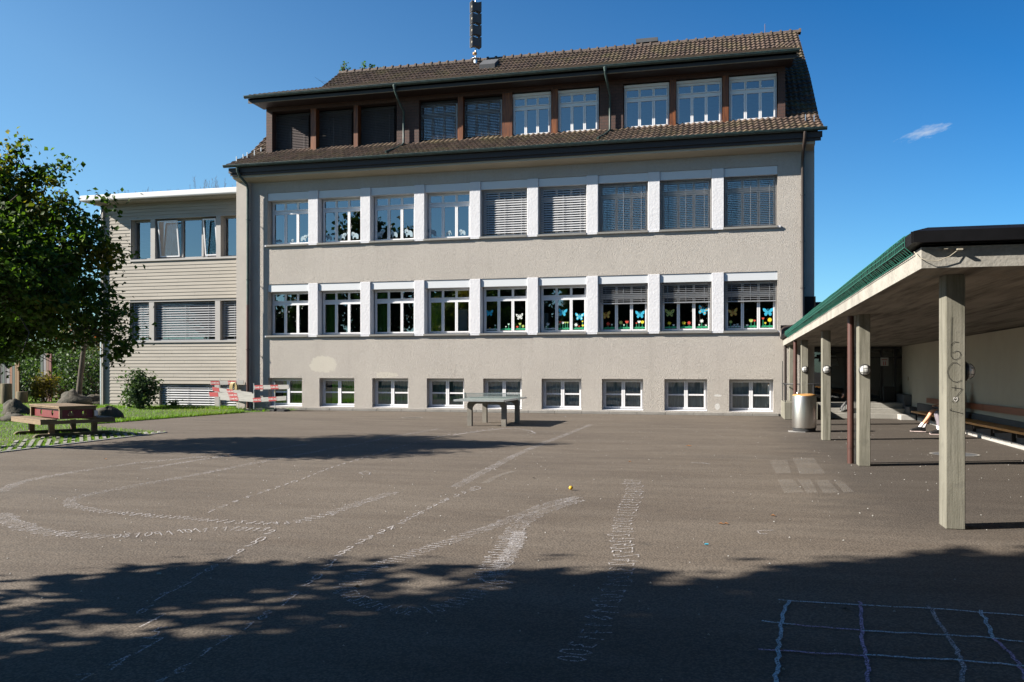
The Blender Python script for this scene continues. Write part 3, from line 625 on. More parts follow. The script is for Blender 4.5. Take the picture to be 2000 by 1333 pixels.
for px_, (ya, yb) in ((780, (168, 282)), (1187, (132, 265))):
    x = xat(px_, 31.6); zt = 12.5
    pipe([(x-.04, 31.2, 12.52), (x-.04, 31.22, 12.36), (x-.0, 31.5, 12.05), (x+.03, DY-.12, 11.75), (x+.03, DY-.12, 10.52), (x, 31.9, 10.42), (x-.1, 31.5, 10.2), (x-.22, 31.0, 9.98), (x-.25, 30.8, 9.9)], .042, M['copper_green'])
    hp = MB(); hp.lathe((x-.04, 31.2, 12.40), [(.045, 0), (.05, .05), (.085, .12), (.085, .16)], 12); obj('pipe_funnel', hp, M['copper_green'], SB)
# ---- roof furniture
cz = MB(); xa, xb = xat(1249, 41.2), xat(1281, 41.2); zc = zat(1265, 84, 41.2)
cz.box(xa, xb, 40.9, 41.6, 15.3, zc-.12); ch = obj('chimney', cz, M['plinth'], SB)
cp = MB(); cp.prism([(40.75, zc-.12), (41.75, zc-.12), (41.75, zc-.02), (40.75, zc+.06)], xa-.12, xb+.12, 'x'); obj('chimney_cap', cp, M['slate'], ch)
sk = MB(); xa, xb = xat(942, 39.5), xat(962, 39.5)+.25; pz = lambda y: RF[2][1]+(RF[3][1]-RF[2][1])*(y-35)/5.3
sk.hexa([(xa,39.0,pz(39.0)+.02),(xb,39.0,pz(39.0)+.02),(xb,39.75,pz(39.75)+.02),(xa,39.75,pz(39.75)+.02),(xa,38.95,pz(39.0)+.22),(xb,38.95,pz(39.0)+.22),(xb,39.7,pz(39.75)+.16),(xa,39.7,pz(39.75)+.16)]); obj('roof_hatch', sk, M['slate'], SB)
lr = MB(); xa = xat(1494, 40.3); lr.tube([(xa, 40.3, 16.6), (xa, 40.3, 17.05)], .014, 6); obj('lightning_rod', lr, M['pipe_brown'], SB)
# snow guards / hooks on the tiles near the gables
hk = MB(); random.seed(5)
for (px_, y_) in ((462, 30.95), (475, 31.3), (483, 31.6), (497, 31.9), (510, 32.3), (1573, 31.6), (1590, 31.4)):
    x = xat(px_, y_); z = 9.7 + (y_-30.55)*.5; hk.box(x-.012, x+.012, y_-.02, y_+.02, z, z+.24)
obj('roof_hook', hk, M['steel'], SB)
# siren mast
sx = xat(929, 39.9); sz = zat(929, 128, 39.9)
SM = thing('siren_mast', 'tall siren mast of four stacked horn speakers on the roof ridge', 'siren', (sx, 39.9, sz))
p = MB(); p.tube([(sx, 39.9, sz-.2), (sx, 39.9, sz+.28)], .09, 12); p.lathe((sx, 39.9, sz+.3), [(.02, 0), (.2, .0), (.2, .02), (.02, .05)], 14); p.tube([(sx, 39.9, sz+.28), (sx, 39.9, sz+3.1)], .035, 10); obj('pole', p, M['steel'], SM)
p = MB(); p.lathe((sx-.03, 39.86, sz+.55), [(.02, -.07), (.1, -.05), (.1, .05), (.02, .07)], 12); obj('warning_light', p, M['lid'], SM)
for q in range(4):
    z0 = sz + .82 + q*.565
    # two flared horns back to back: boxy mouth to the left front, taper to the right
    hb = MB(); a = Vector((-.80, -.6, 0)); b = Vector((.6, -.8, 0)); c0 = Vector((sx, 39.9, z0+.27))
    def P(u, v_, w_): return tuple(c0 + a*u + b*v_ + Vector((0, 0, w_)))
    for sg in (1, -1):
        mo = [P(.24*sg, -.17, -.25), P(.24*sg, .17, -.25), P(.24*sg, .17, .25), P(.24*sg, -.17, .25)]; th_ = [P(.05*sg, -.13, -.2), P(.05*sg, .13, -.2), P(.05*sg, .13, .2), P(.05*sg, -.13, .2)]
        mi = [P(.235*sg, -.15, -.23), P(.235*sg, .15, -.23), P(.235*sg, .15, .23), P(.235*sg, -.15, .23)]; ti = [P(.07*sg, -.05, -.08), P(.07*sg, .05, -.08), P(.07*sg, .05, .08), P(.07*sg, -.05, .08)]
        hb.add(mo+th_+mi+ti, [(0,1,5,4),(1,2,6,5),(2,3,7,6),(3,0,4,7),(0,8,9,1),(1,9,10,2),(2,10,11,3),(3,11,8,0),(8,12,13,9),(9,13,14,10),(10,14,15,11),(11,15,12,8),(12,15,14,13)])
    hb.add([P(.05,-.13,-.2),P(.05,.13,-.2),P(.05,.13,.2),P(.05,-.13,.2),P(-.05,-.13,-.2),P(-.05,.13,-.2),P(-.05,.13,.2),P(-.05,-.13,.2)], [(0,1,5,4),(1,2,6,5),(2,3,7,6),(3,0,4,7)])
    ho = obj('horn', hb, M['slate'], SM); pb = MB(); pb.lathe(c0 + a*.1, [(.005, .11), (.05, .10), (.09, 0), (.02, -.06)], 14, axis=tuple(a)); obj('driver', pb, M['eaves_box'], ho)

# ---- wooden annex
AY = 31.95; AX0, AX1 = xat(205, AY), GX0-.003
AN = thing('annex_building', 'lower flat roofed annex clad in weathered grey wooden boards', 'building', (-22, AY, 0))
def ax(px): return xat(px, AY)
uz0, uz1 = zat(360, 506, AY), zat(360, 426, AY); mz0, mz1 = zat(360, 667, AY), zat(360, 589, AY); lz0, lz1 = .02, zat(360, 750, AY)
UX0, LX0 = ax(257), ax(312)
ah = [(UX0, AX1+.2, uz0, uz1), (ax(255), AX1+.2, mz0, mz1), (LX0, AX1+.2, -.1, lz1)]
aroof = zat(360, 384, 31.2)
sd = MB(); z = 0.0; ph = .143; svals = []; random.seed(11)
while z < aroof - .02:
    z2 = min(z+ph, aroof); segs = [(AX0, AX1)]
    for a, b, c, d in ah:
        if z2 > c + .02 and z < d - .02:
            ns = []
            for s0, s1 in segs:
                if a > s0: ns.append((s0, min(a, s1)))
                if b < s1: ns.append((max(b, s0), s1))
            segs = ns
    for s0, s1 in segs:
        x = s0
        while x < s1 - .01:
            x2 = min(s1, x + random.uniform(1.6, 4.2)); 
            if s1 - x2 < .5: x2 = s1
            sd.hexa([(x+.002,AY-.032,z+.004),(x2-.002,AY-.032,z+.004),(x2-.002,AY+.01,z+.004),(x+.002,AY+.01,z+.004),(x+.002,AY-.012,z2-.002),(x2-.002,AY-.012,z2-.002),(x2-.002,AY+.01,z2-.002),(x+.002,AY+.01,z2-.002)]); x = x2
    z = z2
obj('cladding', sd, M['siding'], AN)
aw = MB(); wall(aw, AX0, AX1, 0, aroof, AY+.012, AY+.3, [(a, min(b, AX1-.02), max(c, .01), d) for a, b, c, d in ah]); aw.box(AX0, AX0+.3, AY+.31, 44, 0, aroof); aw.box(AX0, AX1, 44, 44.3, 0, aroof); obj('wall', aw, M['siding'], AN)
ai = MB(); ai.box(AX0+.4, AX1-.05, AY+4, AY+4.1, 0, aroof-.1)
for z in (0.05, 3.05, 6.1): ai.box(AX0+.4, AX1-.05, AY+.35, AY+4, z, z+.12)
obj('interior', ai, M['interior'], AN)
fin = MB(); fin.box(AX0-.06, AX0-.0, AY-.13, AY+.3, 0, aroof); obj('corner_fin', fin, M['siding'], AN)
ar = MB(); AF = 31.15; xr0 = ax(205)-.6
ar.prism([(AF+.02, aroof+.02), (AF, aroof+.06), (AF, aroof+.23), (AF+.06, aroof+.27), (44.6, aroof+.27), (44.6, aroof+.02)], xr0, GX0-.003, 'x'); obj('roof', ar, M['white_metal'], AN)
st = MB(); st.box(xr0+.3, GX0-.01, AF+.2, AY-.04, aroof-.03, aroof+.015); obj('roof_soffit', st, M['siding'], AN)
ap = MB(); ap.tube([(AX0-.22, AY+.05, 0), (AX0-.22, AY+.05, aroof-.05)], .055, 12); obj('downpipe', ap, M['steel'], AN)
def annex_win(x0, x1, z0, z1, blindm=None, mull=(), tilt=None, part='window'):
    f = MB(); w_, h_ = x1-x0, z1-z0; t = .05
    f.box(0, t, 0, .1, 0, h_); f.box(w_-t, w_, 0, .1, 0, h_); f.box(t, w_-t, 0, .1, 0, t); f.box(t, w_-t, 0, .1, h_-t, h_)
    for m_ in mull: f.box(m_-.045, m_+.045, -.03, .1, t, h_-t)
    o = obj(part, f, M['annex_frame'], AN, loc=(x0+22, .2, z0)); g = MB(); g.add([(t,.05,t),(w_-t,.05,t),(w_-t,.05,h_-t),(t,.05,h_-t)], [(0,1,2,3)])
    obj('window_pane', g, M['glass'], o, loc=(0,0,0))
    if blindm: random.seed(int(w_*100)); obj('blind', blind(w_-.04, h_-.02, .10, 48, .085, True, .0015), blindm, o, loc=(.02, -.1, .03))
    return o
EDGE = AX1-.01
for (a, b, mm) in ((ax(257), ax(295), ()), (ax(304), ax(423), (ax(351), ax(391))), (ax(432), EDGE, ())):
    o = annex_win(a, b, uz0+.05, uz1-.02, None, [q-a for q in mm])
    if mm:                                              # the two tilted sashes
        for c0, c1 in ((ax(308), ax(346)), (ax(396), ax(421))):
            s_ = MB(); hh = uz1-uz0-.2; ww = c1-c0
            cas(s_, 0, ww, 0, hh, .05, 0, .045); so = obj('tilted_sash', s_, M['frame'], o, loc=(c0-a+.02, -.06, .07)); so.rotation_euler = (math.radians(7), 0, 0)
            gq = MB(); gq.add([(.05,.02,.05),(ww-.05,.02,.05),(ww-.05,.02,hh-.05),(.05,.02,hh-.05)], [(0,1,2,3)]); gq_ = obj('sash_pane', gq, M['glass'], o, loc=so.location); gq_.rotation_euler = so.rotation_euler
for (a, b) in ((ax(256), ax(292)), (ax(302), ax(421)), (ax(431), EDGE)): annex_win(a, b, mz0+.05, mz1-.02, M['slat'])
for (a, b) in ((LX0, ax(420)), (ax(429), EDGE)): annex_win(a, b, .03, lz1-.02, M['slat_light'])
for z0, z1, xs_ in ((uz0, uz1, ((295, 304), (423, 432))), (mz0, mz1, ((292, 302), (421, 431))), (0, lz1, ((420, 429),))):
    for a, b in xs_: p = MB(); p.box(ax(a)+.003, ax(b)-.003, AY-.04, AY+.25, z0+.003, z1-.003); obj('mullion_post', p, M['annex_frame'], AN)
sl = MB(); sl.box(UX0-.03, EDGE, AY-.07, AY+.2, uz0-.05, uz0+.03); sl.box(ax(255)-.03, EDGE, AY-.07, AY+.2, mz0-.05, mz0+.03); obj('sill', sl, M['annex_frame'], AN)
fr_ = MB()
for z0, z1, x0 in ((uz0, uz1, UX0), (mz0, mz1, ax(255))):
    fr_.box(x0-.035, x0-.002, AY-.05, AY+.2, z0+.03, z1+.035); fr_.box(x0-.002, EDGE, AY-.05, AY+.0, z1+.001, z1+.035)
obj('window_surround', fr_, M['annex_frame'], AN)
# dry weeds on the flat roof
def twigs(name, label, x0, x1, y, z, n, hmax, seed):
    rnd = random.Random(seed); t = MB()
    for i in range(n):
        x = rnd.uniform(x0, x1); h = hmax*rnd.uniform(.15, 1)**1.6; lx, ly = rnd.uniform(-.15, .15)*h, rnd.uniform(-.1, .1)*h
        yy = y + rnd.uniform(-.2, .6); t.tube([(x, yy, z), (x+lx, yy+ly, z+h)], [.006, .003], 3, False)
        for q in range(int(3+h*9)):
            u = rnd.uniform(.35, 1); a = rnd.uniform(0, 6.3); l = .16*h*rnd.uniform(.3, 1)+.02; px_, pz_ = x+lx*u, z+h*u
            t.tube([(px_, yy+ly*u, pz_), (px_+l*math.cos(a)*.7, yy+ly*u+l*math.sin(a)*.3, pz_+l)], [.004, .002], 3, False)
    return tag(obj(name, t, M['twig']), label, 'weeds')
twigs('roof_weeds', 'dry bushy weeds growing on the annex roof near its right end', ax(365), ax(450), AF+1, aroof+.24, 60, .75, 4)
twigs('roof_weeds', 'low dry weeds growing on the annex roof near its left end', ax(212), ax(345), AF+1, aroof+.24, 90, .42, 7)
# ---- concrete canopy
CN = thing('canopy', 'long concrete canopy with black metal edge along the right side of the yard', 'canopy', (2, 20, 0))
CX0, CY0, CY1, CX1 = 1.80, 9.07, 34.2, 6.2
sf = lambda y: 2.615 - .0085*(y-9.7)                   # underside falls gently towards the school
s = MB()
def slab(mb, x0, x1, y0, y1, lo, hi, ny=1):
    for k in range(ny):
        a, b = y0+(y1-y0)*k/ny, y0+(y1-y0)*(k+1)/ny
        mb.hexa([(x0,a,sf(a)+lo),(x1,a,sf(a)+lo),(x1,b,sf(b)+lo),(x0,b,sf(b)+lo),(x0,a,sf(a)+hi),(x1,a,sf(a)+hi),(x1,b,sf(b)+hi),(x0,b,sf(b)+hi)])
s2 = MB(); slab(s2, CX0+.02, CX1, CY0+.02, CY1, 0, .02); obj('soffit', s2, M['soffit'], CN)
# fascia: left face and front face, in board lengths
fs = MB(); slab(fs, CX0, CX0+.018, CY0, FY-.01, -.003, .225); slab(fs, CX0+.018, CX1, CY0, CY0+.018, -.003, .225); fs.hexa([(CX0,CY0,sf(CY0)+.2),(CX1,CY0,sf(CY0)+.2),(CX1,FY-.02,sf(FY)+.2),(CX0,FY-.02,sf(FY)+.2),(CX0,CY0,sf(CY0)+.224),(CX1,CY0,sf(CY0)+.224),(CX1,FY-.02,sf(FY)+.224),(CX0,FY-.02,sf(FY)+.224)]); obj('fascia', fs, M['fascia'], CN)
cp = MB(); K = .09; y0, y1, x0, x1 = CY0-K, FY-.02, CX0-K, CX1+.1
def ringpt(x, y, h): return (x, y, sf(y)+h)
A_ = [ringpt(x0,y0,.235), ringpt(x1,y0,.235), ringpt(x1,y0,.345), ringpt(x0,y0,.345)]
cp.quad(A_[0], A_[1], A_[2], A_[3])                     # front face
cp.quad(ringpt(x0,y1,.235), ringpt(x0,y0,.235), ringpt(x0,y0,.345), ringpt(x0,y1,.345))
cp.quad(ringpt(x0,y0,.345), ringpt(x1,y0,.345), ringpt(x1,y0+.16,.40), ringpt(x0+.16,y0+.16,.40))
cp.quad(ringpt(x0,y1,.345), ringpt(x0,y0,.345), ringpt(x0+.16,y0+.16,.40), ringpt(x0+.16,y1,.40))
cp.quad(ringpt(x0+.16,y1,.40), ringpt(x0+.16,y0+.16,.40), ringpt(x1,y0+.16,.40), ringpt(x1,y1,.40))
cp.quad(ringpt(x0,y0,.235), ringpt(x0,y1,.235), ringpt(CX0+.01,y1,.235), ringpt(CX0+.01,CY0+.01,.235)); cp.quad(ringpt(x0,y0,.235), ringpt(CX0+.01,CY0+.01,.235), ringpt(x1,CY0+.01,.235), ringpt(x1,y0,.235))
cp.quad(ringpt(x0,y1,.235), ringpt(x0,y1,.345), ringpt(x0+.16,y1,.40), ringpt(x1,y1,.40), ringpt(x1,y1,.235))
cp.box(x0-.012, x0-.0005, y0+.03, y0+.06, sf(y0)+.235, sf(y0)+.345)
obj('roof_cap', cp, M['cap'], CN)
# green safety net stretched over the left edge
nt_ = MB(); NY0, NY1 = 9.35, 28.6; rnd = random.Random(4); prof_n = [(-.025, .17), (-.012-K, .24), (-.014-K, .30), (-.012-K, .35), (.04-K, .375), (.10-K, .402), (.2-K, .412)]
y = NY0
while y < NY1:
    q = rnd.uniform(-.02, .02); pp = [(CX0+a, y+q*(1-k/6), sf(y)+b+rnd.uniform(-.004,.004)) for k, (a, b) in enumerate(prof_n)]
    for p, q2 in zip(pp, pp[1:]): nt_.beam(p, q2, .0055, .0055)
    y += .105
for k, (a, b) in enumerate(prof_n):
    yy = NY0; prev = None
    while yy < NY1:
        p = (CX0+a, yy, sf(yy)+b+rnd.uniform(-.005,.005)); 
        if prev: nt_.beam(prev, p, .006, .006)
        prev = p; yy += .8
tag(obj('safety_net', nt_, M['net'], base=(CX0, NY0, 2.8)), 'green safety net stretched over the black edge of the canopy', 'net')
wr = MB(); pts = [(CX0-.03, 9.25, 2.80), (CX0-.03, 9.04, 2.72), (CX0+.04, 9.03, 2.685), (CX0+.14, 9.035, 2.68), (CX0+.24, 9.03, 2.72), (CX0+.31, 9.04, 2.775)]
wr.tube(pts, .004, 6); wr.box(CX0+.30, CX0+.35, 9.0, 9.07, 2.775, 2.79); wr.box(CX0+.19, CX0+.225, 9.02, 9.07, 2.79, 2.80); tag(obj('cable', wr, M['eaves_box'], base=(CX0, 9.05, 2.7)), 'thin pale cable looped below the front left corner of the canopy', 'cable')
cols = [(2.155, 9.70), (2.12, 15.6), (2.07, 21.0), (2.03, 26.4), (1.95, 30.3)]
for k, (x, y) in enumerate(cols):
    c = MB(); zb = .56 if k == 4 else 0; c.bbox(x, x+.185, y, y+.30, zb, sf(y)-.002, .008); c.v = [v if v[2] < 1.5 else (v[0], v[1], sf(v[1])-.002) for v in c.v]
    obj('column', c, M['concrete'], CN)
# graffiti on the first column
gx, gy = cols[0][0], cols[0][1]-.004
def stroke(mb, pts, w_, plane='xz', y=0, z=0.006):
    for p, q in zip(pts, pts[1:]):
        dx, dy = q[0]-p[0], q[1]-p[1]; l = math.hypot(dx, dy) or 1e-6; nx, ny = -dy/l*w_/2, dx/l*w_/2; ex, ey = dx/l*w_*.25, dy/l*w_*.25
        c = [(p[0]-ex+nx, p[1]-ey+ny), (p[0]-ex-nx, p[1]-ey-ny), (q[0]+ex-nx, q[1]+ey-ny), (q[0]+ex+nx, q[1]+ey+ny)]
        if plane == 'xz': mb.add([(a, y, b) for a, b in c], [(0,1,2,3)])
        else: mb.add([(a, b, z) for a, b in c], [(0,1,2,3)])
def gpx(px, py): k = (px-1850)/37; return (gx+.005+k*.178, zat(px, py, gy))
def S(*ls):
    gr = MB(); [stroke(gr, [gpx(*p) for p in l], .0045, 'xz', gy) for l in ls]; obj('graffiti', gr, M['black'], CN)
S([(1861,620),(1859,676)], [(1874,669),(1866,668),(1861,672),(1859,676),(1859,695),(1862,701),(1868,703),(1875,700),(1878,693),(1875,687),(1869,686),(1862,690)]); S([(1876,714),(1870,709),(1862,709),(1855,717),(1852,727),(1855,738),(1862,745),(1871,747),(1880,743)])
S([(1860,757),(1881,760),(1868,777),(1861,786)]); S([(1867,753),(1867,763)]); S([(1860,798),(1857,802),(1882,808)])
gw = MB(); stroke(gw, [gpx(*p) for p in [(1868,779),(1864,776),(1864,781),(1868,785),(1872,780),(1871,776),(1868,779)]], .007, 'xz', gy-.001); obj('heart_mark', gw, M['letter'], CN)
# round bulkhead lamps
def lamp(c, axis, label):
    L_ = thing('wall_lamp', label, 'lamp', c, 'round caged lamps on the canopy columns'); ax_ = Vector(axis)
    b = MB(); b.lathe(c, [(.02, 0), (.098, 0), (.10, .03), (.088, .045), (.082, .045)], 28, axis); obj('lamp_base', b, M['black'], L_)
    d = MB(); d.lathe(c, [(.084, .04), (.080, .065), (.064, .092), (.04, .105), (.002, .11)], 28, axis); obj('lamp_shade', d, M['lamp_glass'], L_)
    g = MB(); a = Vector((0, 0, 1)); b_ = ax_.cross(a)
    for t in (-.033, .033):
        for u, v_ in ((a, b_), (b_, a)):
            hw = math.sqrt(.086**2 - t**2); pts = []
            for q in range(9):
                f = -1 + 2*q/8; rr = math.hypot(t, f*hw); h = .048 + .066*math.sqrt(max(0, 1-(rr/.088)**2)); pts.append(Vector(c) + u*t + v_*(f*hw) + ax_*h)
            g.tube(pts, .0032, 5)
    obj('lamp_guard', g, M['black'], L_); return L_
for k, lab in ((1, 'round caged lamp on the second nearest canopy column'), (2, 'round caged lamp on the thin column just right of the trash bin'), (3, 'smallest round caged lamp on the column behind the trash bin')):
    x, y = cols[k]; lamp((x+.095, y, zat(1000, 723, 1)*0+1.62), (0, -1, 0), lab)
lamp((cols[0][0]+.185, cols[0][1]+.12, 1.62), (1, 0, 0), 'caged lamp seen from the side on the nearest canopy column')
for (x, y, lab) in ((2.045, 16.02, 'brown round drainpipe just left of the second nearest column'), (1.89, 26.85, 'brown round drainpipe behind the trash bin, left of its column')):
    p = MB(); p.tube([(x, y, 0), (x, y, sf(y)-.002)], .055, 16); p.tube([(x, y, .27), (x, y, .31)], .061, 16); t = tag(obj('drainpipe', p, M['pipe_brown'], base=(x, y, 0)), lab, 'drainpipe', 'brown drainpipes under the canopy')
p = MB(); p.tube([(2.115, 16.0, 0), (2.115, 16.0, sf(16)-.002)], .008, 6); obj('steel_rod', p, M['steel'], CN)
# ---- side wall, bench, steps, entrance
SW = 5.84
w = MB(); w.box(SW, SW+.25, 5.5, 34.2, 0, 2.36)
w.hexa([(SW,5.5,2.36),(SW+.25,5.5,2.36),(SW+.25,34.2,2.36),(SW,34.2,2.36),(SW,5.5,2.60),(SW+.25,5.5,2.60),(SW+.25,34.2,sf(34.2)-.004),(SW,34.2,sf(34.2)-.004)])
WL = tag(obj('side_wall', w, M['pale_wall'], base=(SW, 20, 0)), 'long pale yellowish rendered wall behind the bench under the canopy', 'wall')
sg = MB(); sg.box(SW-.02, SW-.001, 31.4, 31.5, 1.25, 1.37); obj('light_switch', sg, M['eaves_box'], WL)
k = MB(); y = 5.6
while y < 29.6: k.bbox(SW-.09, SW-.002, y+.004, min(y+1, 29.7)-.004, 0, .11, .01); y += 1
tag(obj('low_kerb', k, M['white_block'], base=(SW, 20, 0)), 'low white stone kerb at the foot of the pale wall under the bench', 'kerb')
dk = MB(); dk.box(SW-.055, SW-.003, 5.6, 29.8, .115, .55); obj('base_panel', dk, M['slate'], WL)
BN = thing('bench', 'long wall bench with orange wooden seat and brown backrest under the canopy', 'bench', (5.5, 20, 0))
bz = lambda y: .45 - .008*(y-18)
def plank(mb, x0, x1, y0, y1, z0, z1):
    mb.hexa([(x0,y0,bz(y0)+z0),(x1,y0,bz(y0)+z0),(x1,y1,bz(y1)+z0),(x0,y1,bz(y1)+z0),(x0,y0,bz(y0)+z1),(x1,y0,bz(y0)+z1),(x1,y1,bz(y1)+z1),(x0,y1,bz(y1)+z1)])
for y in range(7, 28, 3):
    a, b = y+.3, y+3.28; b = min(b, 29.6)
    s = MB()
    for xa in (5.32, 5.44, 5.56, 5.68): plank(s, xa, xa+.108, a, b, -.045, 0)
    obj('seat', s, M['bench_wood'], BN)
    s = MB(); plank(s, 5.745, 5.78, a+.0, b, .25, .395); obj('backrest', s, M['back_wood'], BN)
s = MB(); y = 8
while y < 29: s.box(5.36, 5.78, y, y+.05, bz(y)-.13, bz(y)-.048); s.box(5.70, 5.78, y, y+.05, .12, bz(y)-.13); y += 1.5
obj('bracket', s, M['black'], BN)
ST_ = thing('entrance_steps', 'three grey granite steps leading up to the glass entrance', 'steps', (4, 31, 0))
for k in range(3):
    s = MB(); s.bbox(2.87, 5.60, 30.4+k*.34, 33.9, k*.163 + (.002 if k else 0), (k+1)*.163, .008); obj('step', s, M['step'], ST_)
s = MB(); s.bbox(5.605, SW-.003, 30.9, 33.9, 0, .78, .01); s.box(5.605, SW-.003, 30.0, 30.895, 0, .40); obj('parapet', s, M['slate'], ST_)
wb_ = MB(); wb_.bbox(5.3, SW-.1, 29.75, 30.36, 0, .17, .01); tag(obj('stone_block', wb_, M['white_block'], base=(5.5, 30, 0)), 'pale stone block at the right foot of the entrance steps', 'block')
EN = thing('entrance_hall', 'dark glazed entrance front with doors at the top of the steps', 'entrance', (4.3, 32.6, .49))
EY0, EZ0, EZ1 = 32.6, .492, sf(32.6)-.004
f = MB(); xs_ = [2.86, 3.35, 3.95, 4.55, 5.15, 5.60, SW-.004]
for x in xs_: f.box(x, x+.07 if x < 5.7 else x, EY0, EY0+.1, EZ0, EZ1)
f.box(2.93, SW-.01, EY0+.01, EY0+.09, EZ1-.08, EZ1-.001); f.box(2.93, SW-.01, EY0+.01, EY0+.09, EZ0, EZ0+.12); f.box(2.93, SW-.01, EY0+.012, EY0+.088, 2.0, 2.06)
obj('door_frame', f, M['door_frame'], EN)
for a, b in zip(xs_, xs_[1:]):
    g = MB(); g.add([(a+.07,EY0+.05,EZ0+.12),(b,EY0+.05,EZ0+.12),(b,EY0+.05,EZ1-.08),(a+.07,EY0+.05,EZ1-.08)], [(0,1,2,3)]); obj('glass_panel', g, M['glass_low'], EN)
h = MB(); h.tube([(4.55, EY0-.06, .9), (4.55, EY0-.06, 1.9)], .015, 8); h.tube([(4.55, EY0, 1.0), (4.55, EY0-.06, 1.0)], .01, 6); h.tube([(4.55, EY0, 1.8), (4.55, EY0-.06, 1.8)], .01, 6); obj('door_handle', h, M['steel'], EN)
ih = MB(); ih.box(2.4, SW+.6, 38, 38.1, 0.1, 3.2); ih.box(2.6, 2.69, 33.3, 38, .3, 3); ih.box(SW+.26, SW+.35, 34.21, 38, .3, 3); ih.box(2.7, SW+.2, 34.21, 37.99, 2.3, 2.6); ih.box(2.7, SW+.2, 33.91, 37.99, .3, .48); obj('interior', ih, M['interior'], EN)
# slanted white bars imitating striped light at the back of the hall
hb = MB()
for x0 in (3.05, 3.5, 4.0, 4.9):
    for k in range(9): hb.hexa([(x0+k*.045,37.9,1.75),(x0+k*.045+.02,37.9,1.75),(x0+k*.045+.02,37.93,1.75),(x0+k*.045,37.93,1.75),(x0+k*.045-.12,37.9,2.2),(x0+k*.045-.10,37.9,2.2),(x0+k*.045-.10,37.93,2.2),(x0+k*.045-.12,37.93,2.2)])
obj('hall_light_stripes', hb, M['frame'], EN)
nx = xat(1728, EY0-.01); sn = MB(); sn.box(nx-.14, nx+.12, EY0-.016, EY0-.004, zat(1728, 715, EY0), zat(1728, 699, EY0)); NS = tag(obj('notice_sign', sn, M['lamp_glass'], base=(nx, EY0, 1.9)), 'small white notice with red print on the right entrance door', 'sign')
rn = MB(); z = zat(1728, 702, EY0); rn.box(nx-.10, nx+.08, EY0-.019, EY0-.0165, z-.03, z-.005); 
for q in (-.04, .02): rn.box(nx+q-.012, nx+q+.012, EY0-.019, EY0-.0165, z-.21, z-.10); rn.box(nx+q-.01, nx+q+.01, EY0-.019, EY0-.0165, z-.095, z-.075)
obj('red_print', rn, M['board_red'], NS)
bo = MB(); bo.bbox(5.18, 5.58, EY0-.35, EY0-.08, .492, 1.02, .02); tag(obj('waste_box', bo, M['black'], base=(5.4, 32.3, .49)), 'black box standing beside the entrance doors', 'box')
# second canopy slab behind
c2 = thing('rear_canopy', 'short concrete canopy with black cap behind the long one, against the building corner', 'canopy', (5, 32, 3.2))
a = MB(); a.box(2.98, 8, 31.4, 36, 3.3, 3.62); obj('slab', a, M['fascia'], c2); a = MB(); a.prism([(31.3, 3.63), (31.3, 3.84), (31.5, 3.94), (36, 3.94), (36, 3.63)], 2.9, 8.1, 'x'); obj('roof_cap', a, M['cap'], c2); a = MB(); a.box(6.2, 6.5, 31.6, 35.8, 0, 3.29); a.box(2.99, 3.2, 34, 35.8, 2.75, 3.29); obj('support', a, M['pale_wall'], c2)
fx = MB(); fx.box(2.47, 2.87, FY-.02, FY+.2, 3.45, 4.12); obj('flashing', fx, M['cap'], SB)
# ramp block with handrail
RB = thing('ramp_wall', 'low concrete ramp block with thin steel handrail against the building corner', 'ramp', (2, 29.8, 0))
a = MB(); a.bbox(1.72, 2.75, 29.2, FY-.17, 0, .56, .015); obj('block', a, M['concrete'], RB)
a = MB()
for x, y in ((1.76, 30.9), (1.76, 29.3), (2.2, 29.3)): a.tube([(x, y, .56), (x, y, 1.14)], .014, 8)
a.tube([(1.76, 30.9, 1.9), (1.76, 30.9, 1.14)], .012, 8); a.tube([(1.76, 31.1, 1.14), (1.76, 29.3, 1.14), (2.85, 29.3, 1.16)], .02, 8); a.tube([(2.62, 29.3, 1.14), (2.62, 29.3, .56)], .02, 8); obj('handrail', a, M['door_frame'], RB)
a = MB(); a.tube([(1.86, 31.05, .15), (1.86, 31.05, sf(31)-.004)], .05, 12); tag(obj('drainpipe', a, M['pipe_dark'], base=(1.86, 31.05, 0)), 'old purplish brown downpipe in the corner behind the ramp handrail', 'drainpipe', 'brown drainpipes under the canopy')
bx = MB(); bx.box(1.72, 2.05, FY-.06, FY-.003, 2.86, 3.14); obj('vent_box', bx, M['cap'], SB)
# ---- trash bin
TX, TY = 1.90, 23.8
TB = thing('trash_bin', 'round brushed steel trash bin with orange lid beside the canopy columns', 'trash bin', (TX, TY, 0))
a = MB(); a.lathe((TX, TY, 0), [(.02, .1), (.30, .1), (.305, .12), (.305, .92), (.30, .935), (.28, .95)], 48); obj('body', a, M['bin_steel'], TB)
a = MB(); a.lathe((TX, TY, 0), [(.285, .013), (.287, .1)], 32); obj('base', a, M['rubber'], TB)
a = MB(); a.lathe((TX, TY, 0), [(.298, .936), (.285, .965), (.20, .985), (.19, .97), (.19, .9)], 40); obj('lid', a, M['lid'], TB)
a = MB(); a.lathe((TX, TY, 0), [(.188, .9), (.005, .9)], 24); obj('opening', a, M['black'], TB)
a = MB(); a.lathe((TX-.17, TY-.05, .975), [(.02, 0), (.025, .05), (.003, .065)], 12); obj('hinge', a, M['steel'], TB)
a = MB(); a.box(TX-.40, TX+.0, TY-.34, TY+.1, .002, .012); tag(obj('floor_plate', a, M['kerb'], base=(TX, TY, 0)), 'thin pale base plate under the steel trash bin', 'plate')
